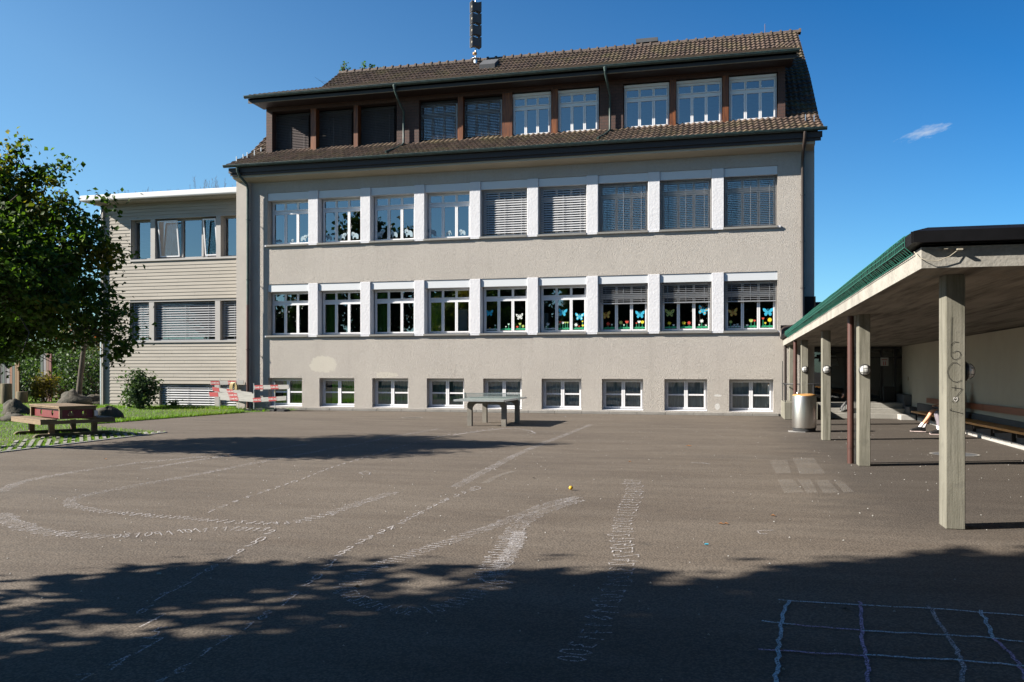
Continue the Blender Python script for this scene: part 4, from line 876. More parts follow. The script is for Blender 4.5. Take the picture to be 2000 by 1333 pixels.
# bag leaning behind the drainpipe on the steps
bx_, by_ = 3.55, 29.6
bx_, by_ = gp(1655, 809.5, .163)[0]+.0, 30.55
BG = thing('backpack', 'dark patterned bag lying on the entrance steps behind the brown drainpipe', 'bag', (bx_, by_, .17))
a = MB(); a.add([(bx_-.22,by_-.1,.17),(bx_+.2,by_-.1,.17),(bx_+.2,by_+.15,.17),(bx_-.22,by_+.15,.17),(bx_-.14,by_-.06,.42),(bx_+.18,by_-.06,.5),(bx_+.18,by_+.1,.5),(bx_-.14,by_+.1,.42),(bx_+.05,by_-.03,.66),(bx_+.15,by_+.06,.66)], [(3,2,1,0),(0,1,5,4),(1,2,6,5),(2,3,7,6),(3,0,4,7),(4,5,8),(5,6,9,8),(6,7,9),(7,4,8,9)], False); bo_ = obj('bag_body', a, M['black'], BG)
md = bo_.modifiers.new('s', 'SUBSURF'); md.levels = 2; md.render_levels = 2
a = MB()
for k in range(6): a.box(bx_-.2+k*.045, bx_-.18+k*.045, by_-.125, by_-.11, .2+k*.02, .225+k*.045)
obj('bag_trim', a, M['lamp_glass'], BG)

# ---- table tennis table (slab along the facade)
x0, x1 = xat(885, 24.0), xat(977, 23.9)
PX0, PX1, PY0, PY1 = -7.55, -6.03, 23.45, 26.3
PX0 = xat(886, PY0); PX1 = xat(982, PY0)+.02
PT = thing('table_tennis_table', 'outdoor concrete table tennis table with metal net in front of the school', 'table', ((PX0+PX1)/2, 24.6, 0))
a = MB(); a.bbox(PX0, PX1, PY0, PY1, .72, .765, .008); obj('tabletop', a, M['table_green'], PT)
a = MB(); a.box(PX0-.003, PX0+.03, PY0-.003, PY1+.003, .714, .7655); a.box(PX1-.03, PX1+.003, PY0-.003, PY1+.003, .714, .7655); a.box(PX0+.03, PX1-.03, PY0-.003, PY0+.03, .714, .7655); a.box(PX0+.03, PX1-.03, PY1-.03, PY1+.003, .714, .7655); obj('edge_rim', a, M['steel'], PT)
for y in (23.78, 25.35):                              # two portal legs, each a frame of leg, beam, leg with rounded corners
    xa, xb = PX0+.30, PX1-.02; o_ = [(xa, 0), (xa+.13, 0), (xa+.13, .52), (xa+.18, .60), (xa+.26, .64), (xb-.26, .64), (xb-.18, .60), (xb-.13, .52), (xb-.13, 0), (xb, 0), (xb, .63), (xb-.06, .712), (xa+.06, .712), (xa, .63)]
    a = MB()
    for q in ([0,1,2,13], [2,3,12,13], [3,4,11,12], [4,5,11], [5,6,11], [6,7,10,11], [7,8,9,10]): a.prism([o_[t] for t in q], y, y+.14)
    a2 = MB(); n_ = len(o_); a2.add([(x, y, z) for x, z in o_] + [(x, y+.14, z) for x, z in o_], [(0,1,2,13),(2,3,12,13),(3,4,11,12),(4,5,11),(5,6,11),(6,7,10,11),(7,8,9,10)] + [tuple(n_+t for t in reversed(q)) for q in ((0,1,2,13),(2,3,12,13),(3,4,11,12),(4,5,11),(5,6,11),(6,7,10,11),(7,8,9,10))] + [(i, n_+i, n_+(i+1)%n_, (i+1)%n_) for i in range(n_)])
    obj('leg_frame', a2, M['table_leg'], PT)
a = MB(); yn = (PY0+PY1)/2; nx0, nx1 = PX0-.1, PX1+.1
a.box(nx0, nx1, yn-.006, yn+.006, .895, .915); a.box(nx0, nx1, yn-.006, yn+.006, .77, .80); x = nx0
while x < nx1: a.box(x, x+.009, yn-.004, yn+.004, .80, .895); x += .034
for z in (.818, .842, .866): a.box(nx0, nx1, yn-.0035, yn+.0035, z, z+.007)
for x in (nx0-.02, nx1-.01): a.box(x, x+.035, yn-.02, yn+.02, .66, .92)
obj('net', a, M['steel_net'], PT)

# ---- play table with benches
O = (-15.60, 16.9); A = (-.866, .5); Bv = (.5, .866); LA = 2.15
PB = thing('picnic_table', 'wooden play table with red side panels and benches on both sides, at the lawn edge', 'table', (O[0], O[1], 0))
def fr(name, parts_, mt_, par=PB):
    a = MB(); [a.frame(O, A, Bv, *p) for p in parts_]; return obj(name, a, mt_, par)
fr('tabletop', [(a_*LA/7+.004-.03, (a_+1)*LA/7-.004-.03, .40, 1.28, .715, .75) for a_ in range(7)] , M['timber'])
fr('table_frame', [(0, .055, .42, 1.26, .662, .713), (LA-.10, LA-.045, .42, 1.26, .662, .713), (.06, LA-.11, .42, .465, .685, .713), (.06, LA-.11, 1.215, 1.26, .685, .713)], M['timber'])
for b0 in (0, 1.32): fr('bench_seat', [(q*LA/1+0, LA, b0+.004+k*.125, b0+.118+k*.125, .415, .45) for q in (0,) for k in range(3)], M['timber'])
fr('bench_frame', [(-.03, .02, 0, 1.70, .33, .413), (LA-.05, LA, 0, 1.70, .33, .413), (.02, LA-.05, .0, .05, .33, .412), (.02, LA-.05, 1.65, 1.70, .33, .412)], M['timber'])
for a0 in (.30, LA-.42):
    for b0 in (.30, 1.28): fr('leg', [(a0, a0+.1, b0, b0+.12, .08, .33)], M['timber'])
    a = MB(); n = 6; prof = [(-.05+.15*(1-math.cos(t*math.pi/2/n)), .09*math.sin(t*math.pi/2/n)) for t in range(n+1)] + [(1.75-.15*(1-math.cos(t*math.pi/2/n)), .09*math.sin(t*math.pi/2/n)) for t in range(n, -1, -1)]
    P = lambda a_, b_, z_: (O[0]+A[0]*a_+Bv[0]*b_, O[1]+A[1]*a_+Bv[1]*b_, z_)
    vs = [P(a0-.01, b_, z_) for b_, z_ in prof] + [P(a0+.11, b_, z_) for b_, z_ in prof]; n_ = len(prof)
    a.add(vs, [tuple(range(n_)), tuple(range(2*n_-1, n_-1, -1))] + [(i, n_+i, n_+(i+1)%n_, (i+1)%n_) for i in range(n_)]); obj('skid', a, M['stump'], PB)
for c_ in ((.0, .455), (.0, 1.225), (LA-.1, .455), (LA-.1, 1.225)): fr('corner_post', [(c_[0]+.0, c_[0]+.055, c_[1]-.03, c_[1]+.03, .45, .66)], M['timber'])
def panel(p0, du, wdt, z0, z1, holes_, thick):
    """board with round holes; p0 start point (x,y), du unit dir"""
    a = MB(); nrm = (-du[1], du[0])
    def Q(u, z, t): return (p0[0]+du[0]*u+nrm[0]*t, p0[1]+du[1]*u+nrm[1]*t, z)
    xs2 = [0.0]
    for hc in holes_: xs2 += [hc-.10, hc+.10]
    xs2.append(wdt); zc = (z0+z1)/2
    for t, flip in ((0, False), (thick, True)):
        for k in range(0, len(xs2)-1, 2): 
            q = [Q(xs2[k], z0, t), Q(xs2[k+1], z0, t), Q(xs2[k+1], z1, t), Q(xs2[k], z1, t)]; a.add(q if not flip else q[::-1], [(0,1,2,3)])
        for hc in holes_:
            n = 24; r = .068; ci = [(hc+r*math.cos(2*math.pi*k/n), zc+r*math.sin(2*math.pi*k/n)) for k in range(n)]; ou = []
            for k in range(n):
                c_, s_ = math.cos(2*math.pi*k/n), math.sin(2*math.pi*k/n); m_ = min(.10/max(abs(c_), 1e-6), ((z1-z0)/2)/max(abs(s_), 1e-6)); ou.append((hc+c_*m_, zc+s_*m_))
            vs = [Q(u, z, t) for u, z in ci] + [Q(u, z, t) for u, z in ou]; a.add(vs, [(k, n+k, n+(k+1)%n, (k+1)%n) if flip else ((k+1)%n, n+(k+1)%n, n+k, k) for k in range(n)])
    for hc in holes_:
        n = 24; r = .068; vs = [Q(hc+r*math.cos(2*math.pi*k/n), zc+r*math.sin(2*math.pi*k/n), t) for t in (0, thick) for k in range(n)]; a.add(vs, [(k, (k+1)%n, n+(k+1)%n, n+k) for k in range(n)])
    for (z, ) in ((z0,), (z1,)): a.add([Q(0,z,0),Q(wdt,z,0),Q(wdt,z,thick),Q(0,z,thick)], [(0,1,2,3)])
    return a
Pf = lambda a_, b_: (O[0]+A[0]*a_+Bv[0]*b_, O[1]+A[1]*a_+Bv[1]*b_)
obj('red_panel', panel(Pf(.03, .49), Bv, .70, .452, .66, (.20, .50), .02), M['red_panel'], PB)
obj('red_panel', panel(Pf(LA-.07, .49), Bv, .70, .452, .66, (.20, .50), .02), M['red_panel'], PB)
obj('red_panel', panel(Pf(.07, .50), A, LA-.2, .452, .68, (.65, 1.45), -.02), M['red_panel'], PB)
obj('red_panel', panel(Pf(.07, 1.20), A, LA-.2, .452, .68, (.65, 1.45), -.02), M['red_panel'], PB)
fr('info_plate', [(-.045, -.032, 1.20, 1.28, .50, .63)], M['steel'])

# ---- site barriers
def text(s_, size, p, mt_, par, rz=0.0, name='lettering', extr=.001):
    cu = bpy.data.curves.new(name, 'FONT'); cu.body = s_; cu.size = size; cu.extrude = extr; cu.align_x = 'CENTER'; cu.align_y = 'CENTER'; cu.offset = .0015; cu.materials.append(mt_); cu.space_character = .95
    o = bpy.data.objects.new(name, cu); COL.objects.link(o); o.parent = par; w_ = wloc(par); o.location = (p[0]-w_[0], p[1]-w_[1], p[2]-w_[2]); o.rotation_euler = (math.pi/2, 0, rz); bpy.context.view_layer.update(); me = bpy.data.meshes.new_from_object(o.evaluated_get(bpy.context.evaluated_depsgraph_get()))
    n = bpy.data.objects.new(name, me); COL.objects.link(n); n.parent = par; n.location = o.location; n.rotation_euler = o.rotation_euler; bpy.data.objects.remove(o); return n
def board(par, p0, p1, h, reds, thick=.025, txt=True):
    p0, p1 = Vector(p0), Vector(p1); d = (p1-p0); ln_ = d.length; u = d.normalized(); up = Vector((0,0,1)); nrm = Vector((u.y, -u.x, 0)).normalized()   # nrm to the viewer
    def bx(a, b, t0, t1, hh, off=0, sk=0):
        c = []
        for z in (-hh/2, hh/2):
            for (s_, t) in ((a, t0), (b, t0), (b, t1), (a, t1)): c.append(p0 + u*(s_ + sk*(z/hh)) + up*z + nrm*(-t))
        return c
    a = MB(); a.hexa(bx(0, ln_, 0, thick, h)); bo = obj('board', a, M['board_white'], par)
    rz = math.atan2(u.y, u.x)
    for (s0, s1, t_) in reds:
        r = MB(); r.hexa(bx(s0, s1, -.004, -.0005, h*1.0, sk=-.03)); ro = obj('red_field', r, M['board_red'], bo)
        if t_: c = p0 + u*((s0+s1)/2) + nrm*.006; text('Lindtl AG', h*.62, (c.x, c.y, c.z), M['letter'], bo, rz)
    return bo
def post(par, x, y, z, foot=True, r=.018, z0=0):
    a = MB(); a.tube([(x, y, z0), (x, y, z)], r, 8); return obj('post', a, M['steel'], par)
def foot(par, x, y, rz=0):
    a = MB(); c, s_ = math.cos(rz), math.sin(rz)
    for k in (-1, 1):
        pr = [(-.42*k, 0), (-.36*k, .07), (-.10*k, .10), (-.06*k, .07), (-.06*k, 0)]
        if k < 0: pr = pr[::-1]
        vs = [(x+p*c - q*s_, y+p*s_+q*c, z+.003) for q in (-.2, .2) for p, z in pr]; n = 5
        a.add(vs, [tuple(range(n)), tuple(range(2*n-1, n-1, -1))] + [(i, n+i, n+(i+1)%n, (i+1)%n) for i in range(n)])
    a.box(x-.07, x+.07, y-.07, y+.07, .003, .06); return obj('foot', a, M['rubber'], par)
def bat(px, y, py=None, z=None): x = xat(px, y); return (x, y, zat(px, py, y) if py is not None else z)
yb = 30.05
B1 = thing('construction_barrier', 'right red and white plank barrier with rubber feet in front of the first basement window', 'barrier', bat(530, yb, z=0), 'red and white plank barriers')
pA, pB = bat(496, yb+.03, z=0), bat(537, yb+.03, z=0)
post(B1, pA[0], pA[1], zat(496, 749, yb)); post(B1, pB[0], pB[1], zat(537, 748, yb)); foot(B1, pA[0]+.05, pA[1], .15); foot(B1, pB[0]+.15, pB[1], -.1)
a = MB(); a.tube([(pB[0], pB[1], .72), (pB[0], pB[1], .80)], .026, 8); obj('clamp', a, M['hose'], B1)
board(B1, bat(497, yb, 757), bat(564, yb-.1, 756), .165, ((.02, .38, True), (.72, 1.06, True))); board(B1, bat(494, yb, 782), bat(559, yb-.1, 778), .165, ((.0, .36, True), (.70, 1.05, True)))
yc = 31.0
B2 = thing('construction_barrier', 'left red and white plank barrier with a skewed long plank in front of the annex', 'barrier', bat(447, yc, z=0), 'red and white plank barriers')
pC, pD = bat(429.5, yc+.03, z=0), bat(466, yc+.03, z=0)
post(B2, pC[0], pC[1], zat(429, 740, yc), r=.016); post(B2, pD[0], pD[1], zat(466, 740, yc), r=.010)
board(B2, bat(411, yc, 748.5), bat(475.5, yc, 747.3), .16, ((.02, .42, True), (.80, 1.18, True)), thick=.02)
board(B2, bat(415, yc-.1, 760), bat(492, yc-.35, 771), .16, ((.0, .34, False), (.72, 1.05, True)))
board(B2, bat(409, 30.5, 770.5), bat(497, 30.18, 773.5), .17, ((.0, .44, False), (.95, 1.38, True)), thick=.03); board(B2, bat(430, 30.42, 777.5), bat(496, 30.16, 781.5), .16, ((.48, .90, True),), thick=.02)
hs = MB(); hx, hy, hz = bat(457, yc-.02, 758)
for k in range(5):
    t0 = (k-2)*.035; pts = [(hx+t0+.10*math.cos(t), hy-.02-.01*k, hz+.21*math.sin(t)) for t in [2*math.pi*q/20 for q in range(21)]]; hs.tube(pts, .022, 7, False)
tag(obj('hose_coil', hs, M['hose'], base=(hx, hy, hz)), 'coil of yellowish hose hanging on the left barrier', 'hose')
# ================================================================== VEGETATION
def leaves(name, pts, size, mt_, parent=None, seed=0, base=(0,0,0), autumn=None, up=.25, aspect=.75, fold=True):
    """pts (n,3) numpy; one two-triangle (folded) leaf per point"""
    rs = np.random.RandomState(seed); n = len(pts)
    nrm = rs.normal(size=(n,3)); nrm[:,2] = np.abs(nrm[:,2]) + up; nrm /= np.linalg.norm(nrm, axis=1)[:,None]
    t = rs.normal(size=(n,3)); t -= nrm*np.sum(t*nrm, axis=1)[:,None]; t /= np.linalg.norm(t, axis=1)[:,None]; b = np.cross(nrm, t)
    s = size*rs.uniform(.55, 1.25, n)[:,None]
    p = pts - np.array(base)
    v = np.stack([p - t*s*.5, p + b*s*.5*aspect + nrm*s*.12, p + t*s*.5, p - b*s*.5*aspect + nrm*s*.12], axis=1).reshape(-1,3)
    me = bpy.data.meshes.new(name); me.vertices.add(4*n); me.vertices.foreach_set('co', v.ravel().astype(np.float32))
    me.loops.add(6*n); base_i = np.arange(n)[:,None]*4; li = (base_i + np.array([[0,1,2,0,2,3]])).ravel(); me.loops.foreach_set('vertex_index', li.astype(np.int32))
    me.polygons.add(2*n); me.polygons.foreach_set('loop_start', (np.arange(2*n)*3).astype(np.int32)); me.polygons.foreach_set('loop_total', np.full(2*n, 3, np.int32))
    me.materials.append(mt_); me.update(calc_edges=True)
    a = me.attributes.new('tile', 'FLOAT', 'FACE'); a.data.foreach_set('value', np.repeat(rs.rand(n), 2).astype(np.float32))
    if autumn is not None: a = me.attributes.new('autumn', 'FLOAT', 'FACE'); a.data.foreach_set('value', np.repeat(autumn(pts, rs), 2).astype(np.float32))
    o = bpy.data.objects.new(name, me); COL.objects.link(o)
    if parent: o.parent = parent
    else: o.location = base
    return o
def clumped(blobs, n, rs, csize=.35, per=26, shell=.55, flat=.8):
    """leaf positions grouped in clumps spread through ellipsoids (x,y,z,rx,ry,rz)"""
    vol = np.array([b[3]*b[4]*b[5] for b in blobs])**.75; vol /= vol.sum(); out = []
    for b, w_ in zip(blobs, vol):
        k = max(2, int(n*w_/per)); d = rs.normal(size=(k,3)); d /= np.linalg.norm(d, axis=1)[:,None]; r = (shell + (1-shell)*rs.rand(k)**.6)[:,None]; r[rs.rand(k) < .25] *= .6
        c = np.array(b[:3]) + d*r*np.array(b[3:6])
        q = rs.normal(size=(k, per, 3))*csize*.5*np.array([1,1,flat])*rs.uniform(.5, 1.3, (k,1,1)); out.append((c[:,None,:] + q).reshape(-1,3))
    return np.concatenate(out)
def limb(mb, p, q, r0, r1, rs, bend=.12, n=6, k=8):
    p, q = np.array(p, float), np.array(q, float); L_ = np.linalg.norm(q-p); off = rs.normal(size=3)*L_*bend; off[2] = abs(off[2])*.5
    pts = [tuple(p + (q-p)*t + off*math.sin(math.pi*t)) for t in np.linspace(0, 1, n)]; mb.tube(pts, list(np.linspace(r0, r1, n)), k); return pts
def tree(name, label, loc, h, r, nl, lsize, mt_, cat='tree', group=None, seed=0, z0=None, blobs=None, autumn=None, trunk_r=.16, csize=.5, per=26, shell=.55, limbs=9, trunk_h=None):
    rs = np.random.RandomState(seed); T = thing(name, label, cat, loc, group); z0 = h*.3 if z0 is None else z0
    if blobs is None:
        blobs = []; cz_ = (z0+h)/2; hz_ = (h-z0)/2
        for k in range(11):
            a = rs.rand()*6.28; u = rs.uniform(-.75, .8); rr = r*math.sqrt(max(.05, 1-u*u))*.62; s = r*rs.uniform(.32, .52)
            blobs.append((loc[0]+rr*math.cos(a), loc[1]+rr*math.sin(a), cz_+u*hz_*.85, s, s, s*.8))
        blobs.append((loc[0], loc[1], cz_, r*.5, r*.5, hz_*.7))
    tk = MB(); th = trunk_h or (z0 + (h-z0)*.45); tp = (loc[0]+rs.uniform(-.2,.2), loc[1]+rs.uniform(-.2,.2), th)
    sp = limb(tk, loc, tp, trunk_r, trunk_r*.55, rs, .02)
    tk.tube([(loc[0], loc[1], -.05), (loc[0], loc[1], .12)], [trunk_r*1.5, trunk_r*1.02], 10)
    bl = sorted(blobs, key=lambda b: -b[3])[:limbs]
    for b in bl:
        s = sp[rs.randint(2, len(sp))]; pt = limb(tk, s, b[:3], trunk_r*.42, .02, rs, .1, 6, 6)
        for q in range(4): s2 = pt[rs.randint(3, 6)]; limb(tk, s2, np.array(b[:3]) + rs.normal(size=3)*b[3]*.7, .022, .006, rs, .15, 4, 4)
    big = [b for b in blobs if b[3] > .35]
    for b in blobs:
        if b[3] < .2 and big: c_ = min(big, key=lambda q: math.dist(q[:3], b[:3])); limb(tk, c_[:3], b[:3], .014, .004, rs, .06, 4, 4)
    obj('trunk', tk, M['bark'], T)
    pts = clumped(blobs, nl, rs, csize, per, shell); leaves('crown', pts, lsize, mt_, T, seed, loc, autumn); return T

# the big maple at the left edge: its crown hangs over the lawn, its trunk stands just outside the picture
D0 = 17.5; mb_ = []; rs = np.random.RandomState(8)
for (px, py, rp, dd) in ((15,385,72,0),(-70,420,120,.3),(62,470,88,.4),(150,480,60,-.2),(-10,560,120,0),(95,580,82,-.6),(185,455,40,0),(190,500,36,.4),(180,600,46,.2),(150,640,38,-.3),(60,640,60,.4),(105,345,22,0),(28,300,18,0),(60,350,34,.2),(125,400,28,0),(-120,560,130,.8),(-150,420,110,0),(-80,320,70,0),(-10,650,62,-.5),(-90,690,50,.4),(110,410,34,-.4),(205,640,30,0),
    (60,560,80,-1.4),(-40,480,110,-1.5),(20,620,70,1.6),(120,540,60,1.5),(-20,440,90,1.7),(-120,480,110,-1.2),(232,492,14,0),(222,612,20,0),(240,622,9,0),(35,290,10,0),(118,328,10,0),(206,400,16,0),(150,425,26,.2)):
    p = dp(px, py, D0+dd); r_ = rp/FPX*(D0+dd); mb_.append((p.x, p.y, p.z, r_, r_*1.15, r_*.92))
tl = gp(-78, 0, 0) if False else None
c0 = dp(-150, 720, D0+.2)
for (px, py, rp, dd) in ((250,672,7,-.3),(228,665,6,-.3),(236,690,4,-.3),(222,700,4,-.3),(246,655,5,-.3),(218,560,10,.1)):
    p = dp(px, py, D0+dd); r_ = rp/FPX*(D0+dd); mb_.append((p.x, p.y, p.z, r_, r_, r_))
def autu(pts, rs):
    d = pts[:,0]*-ST + pts[:,1]*CT; px = 1000 + FPX*(pts[:,0]*CT + pts[:,1]*ST)/d; z = pts[:,2]
    n = np.sin(pts[:,0]*2.3+1)*np.sin(pts[:,2]*2.9)*np.sin(pts[:,1]*2.1+2); return np.clip((z-4.2)*.24 + n*.75 - .2 + rs.normal(size=len(z))*.12, 0, .85)
tree('maple_tree', 'large dark green maple with yellowing tips at the left edge of the lawn', (c0.x, c0.y, 0), 6.4, 3, 52000, .115, M['leaf_maple'], seed=4, blobs=mb_, autumn=autu, csize=.33, per=34, shell=.55, trunk_r=.17, trunk_h=3.4, limbs=14)
# trees behind the camera and beside the yard: they shade the foreground and fill the window reflections
def caster(px, py, z, r): x, y = gp(px, py); k = z/math.tan(SUN_EL); return (x - k*math.cos(SUN_AZ), y - k*math.sin(SUN_AZ), z, r*.8, r, r*.55)
tree('linden_tree', 'broad tree standing beside the yard, shading the asphalt in front', (-9.4, .6, 0), 9.6, 3.1, 22000, .22, M['leaf_dark'], seed=21, z0=3.6, csize=.5, per=20, shell=.3, limbs=20,
     blobs=[caster(*q) for q in ((215,1148,3.9,.24),(330,1138,4.2,.40),(440,1128,4.6,.48),(400,1178,4.5,.26),(560,1126,5.0,.28),(30,1208,3.6,.26),(60,1325,4.0,.50),(300,1325,4.6,.5),(480,1275,4.9,.36),(650,1190,5.2,.26),(740,1122,5.3,.16),(800,1235,5.5,.45),(960,1178,5.8,.40),(1060,1138,6.0,.40),(1200,1160,6.3,.36),(1330,1158,6.6,.30),(1150,1215,6.2,.36),(1380,1240,6.8,.5),(1560,1165,7.2,.45),(1700,1140,7.5,.5),(1850,1125,7.8,.55),(2000,1120,8.1,.7),(1700,1220,7.3,.7),(1930,1230,7.9,.8),(1550,1300,6.9,.8),(1250,1310,6.4,.7),(950,1300,5.8,.7),(740,1330,5.3,.4),(1850,1310,7.4,1.0),(1020,1345,6,.7),(150,1365,4.2,.7),(480,1385,4.8,.7),(2200,1150,8.4,.8),(2150,1260,8.3,1.0))])
tree('linden_tree', 'tall tree behind the left side of the photographer', (-15.5, -4.4, 0), 12.6, 3.2, 9000, .30, M['leaf_dark'], seed=22, z0=6.5, csize=.7, per=20, shell=.4,
     blobs=[(-15.5,-4.2,9.8,2.6,2.3,1.8),(-14.2,-2.8,9.3,1.7,1.1,.9),(-16.8,-6,10,2,1.8,1.6),(-13.6,-5.4,9.6,1.6,1.6,1.3),(-14.6,-4.1,11.6,1.8,1.5,1.0),(-12.2,-3.6,9.0,1.3,1.1,.8)])
tree('linden_tree', 'tree close behind the photographer', (-8.6, -4.4, 0), 10, 3, 8000, .30, M['leaf_dark'], seed=23, z0=3.2, csize=.7, per=20)
tree('sky_screen_tree', 'added wide tree over the photographer, screening off sky light', (-2.5, -6.5, 0), 11.5, 5, 16000, .34, M['leaf_dark'], seed=24, z0=5, csize=.9, per=20, shell=.2, limbs=12,  # unseen crowns added overhead to block sky light from the foreground
     blobs=[(-3,-1,7.8,3.0,2.4,1.6),(1,-.5,8.2,3.0,2.4,1.7),(-1,2.4,8.4,2.6,1.7,1.3),(-3.4,2.6,8.6,1.8,1.3,1.1),(3.4,1.8,8.6,2.4,2.2,1.6),(-1,-4,8.5,4,3,2),(4.2,-3.2,8,3.4,3,2),(-5.5,-3.5,7.5,2.6,2.6,1.6),(1.5,2.6,9.6,2.2,1.7,1.3),(6,1,8.2,2.4,2.6,1.8),(-6,.4,7.6,1.8,1.6,1.0)])
tree('sky_screen_tree', 'added wide tree right of the photographer, screening off sky light', (8.5, -5, 0), 10, 4.5, 8000, .34, M['leaf_dark'], seed=25, z0=3, csize=.9, per=20, shell=.3)  # added out of view, so less sky light reaches the yard
for k, (x, y, h, r) in enumerate(((-47,-13,11,4.6),(-39.5,-14,12.5,4.6),(-32,-13,17.5,4.6),(-25.5,-14,13,4.6),(-18.5,-13,11.5,4.4),(-11.5,-14,12.5,4.6),(-4.5,-13.5,12,4.4),(2.5,-14,12.5,4.6),(9.5,-13,11.5,4.4))):
    lab = ['first', 'second', 'tallest', 'fourth', 'fifth', 'sixth', 'seventh', 'eighth', 'last'][k]
    tree('linden_tree', lab + ' tree of the row behind the photographer, seen only mirrored in the windows', (x, y, 0), h, r, 8500, .52, M['leaf_dark'], group='row of trees behind the photographer', seed=40+k, z0=1.2, csize=1.1, per=14, shell=.4, limbs=6)
# tree tops peeping over the ridge
def ridge_bush(name, label, spots, d, seed, h):
    c = dp(spots[0][0], 200, d); bl = [];
    for (px, py, rp) in spots: p = dp(px, py, d); r_ = rp/FPX*d; bl.append((p.x, p.y, p.z, r_, r_, r_*1.25))
    p = dp(spots[0][0], 190, d); bl.append((p.x, p.y, p.z, 1.0, 1.0, 1.2))
    tree(name, label, (c.x, c.y, 0), h, 2, 1500, .16, M['leaf_ridge'], seed=seed, blobs=bl, csize=.22, per=14, trunk_h=p.z-1, limbs=8)
ridge_bush('birch_tree', 'leafy tree top peeping over the left end of the roof ridge', [(671,132,5),(673,126,3),(677,136,5),(670,141,7)], 56, 61, 18)
ridge_bush('birch_tree', 'pair of thin leafy tips peeping over the roof ridge', [(712,134,4),(713,128,2.5),(727,137,4),(727,132,2)], 56, 62, 18)
ridge_bush('birch_tree', 'small leafy tip over the roof ridge nearest the siren mast', [(749,137,5),(747,133,3.5)], 56, 63, 18)

# ---- lawn with grass blades, grass pavers, kerb line
K0, K1 = Vector(gp(0, 885)), Vector(gp(327, 845.5)); kd = (K1-K0).normalized(); Kx = K0 - kd*14
lawn_poly = [tuple(Kx), tuple(K0), tuple(K1), gp(188, 834), gp(184, 829), gp(350, 816), gp(470, 807), gp(560, 802.5), gp(600, 800.6), (xat(612, FY-.2), FY-.18), (XL+.0, FY-.2), (GX0-.02, FY-.19), (GX0-.02, AY-.05), (AX0-.1, AY-.16), (AX0-.3, 46), (-95, 75), (-95, 0)]
lw = MB()
import mathutils
tri = mathutils.geometry.tessellate_polygon([[Vector((x, y, 0)) for x, y in lawn_poly]])
vs = [(x, y, .006) for x, y in lawn_poly]; lw.add(vs, [tuple(t) for t in tri])
if sum(1 for _ in ()) == 0:
    fixed = []
    for t in lw.f:
        a, b, c = [Vector(lw.v[i][:2]) for i in t]; fixed.append(t if (b-a).cross(c-a) > 0 else t[::-1])
    lw.f = fixed
lawn = tag(obj('lawn', lw, M['soil']), kind='structure')
kb = MB(); p = Kx; nn = Vector((-kd.y, kd.x)); L_ = (K1-Kx).length; u = 0
while u < L_ - .05:
    u2 = min(u+1.0, L_); a, b = Kx+kd*(u+.004), Kx+kd*(u2-.004); a2, b2 = a+nn*.09, b+nn*.09
    kb.hexa([(a.x,a.y,0),(b.x,b.y,0),(b2.x,b2.y,0),(a2.x,a2.y,0),(a.x,a.y,.022),(b.x,b.y,.022),(b2.x,b2.y,.022),(a2.x,a2.y,.022)]); u = u2
tag(obj('kerb_strip', kb, M['kerb']), kind='structure')
def inpoly(P, poly):
    x, y = P[:,0], P[:,1]; ins = np.zeros(len(P), bool); n = len(poly)
    for i in range(n):
        x1, y1 = poly[i]; x2, y2 = poly[(i+1)%n]; c = ((y1 > y) != (y2 > y)) & (x < (x2-x1)*(y-y1)/(y2-y1+1e-12)+x1); ins ^= c
    return ins
# pavers: rows of grid stones running away from the kerb, grass in the joints
wd = 2.6; pv = MB(); rnd = random.Random(6); pav_joint = []
pdir = Vector((-.65, .76)); 
u = 6.0
while u < L_ - .15:
    base = Kx + kd*u + nn*.10; s = 0; off = rnd.uniform(0, .06)
    lim = min(wd, max(.2, (L_ - u)*.62))
    while s < lim:
        l = rnd.uniform(.25, .33); a = base + pdir*(s+off); b = a + pdir*l
        if inpoly(np.array([[a.x, a.y], [b.x, b.y]]), lawn_poly).all() and rnd.random() > .1+.35*(s/wd):
            w2 = kd*.06; pv.hexa([(a.x-w2.x,a.y-w2.y,.0),(a.x+w2.x,a.y+w2.y,.0),(b.x+w2.x,b.y+w2.y,.0),(b.x-w2.x,b.y-w2.y,.0),(a.x-w2.x,a.y-w2.y,.03),(a.x+w2.x,a.y+w2.y,.03),(b.x+w2.x,b.y+w2.y,.03),(b.x-w2.x,b.y-w2.y,.03)])
        s += l + .05
    u += .26
tag(obj('grass_pavers', pv, M['paver']), kind='structure')
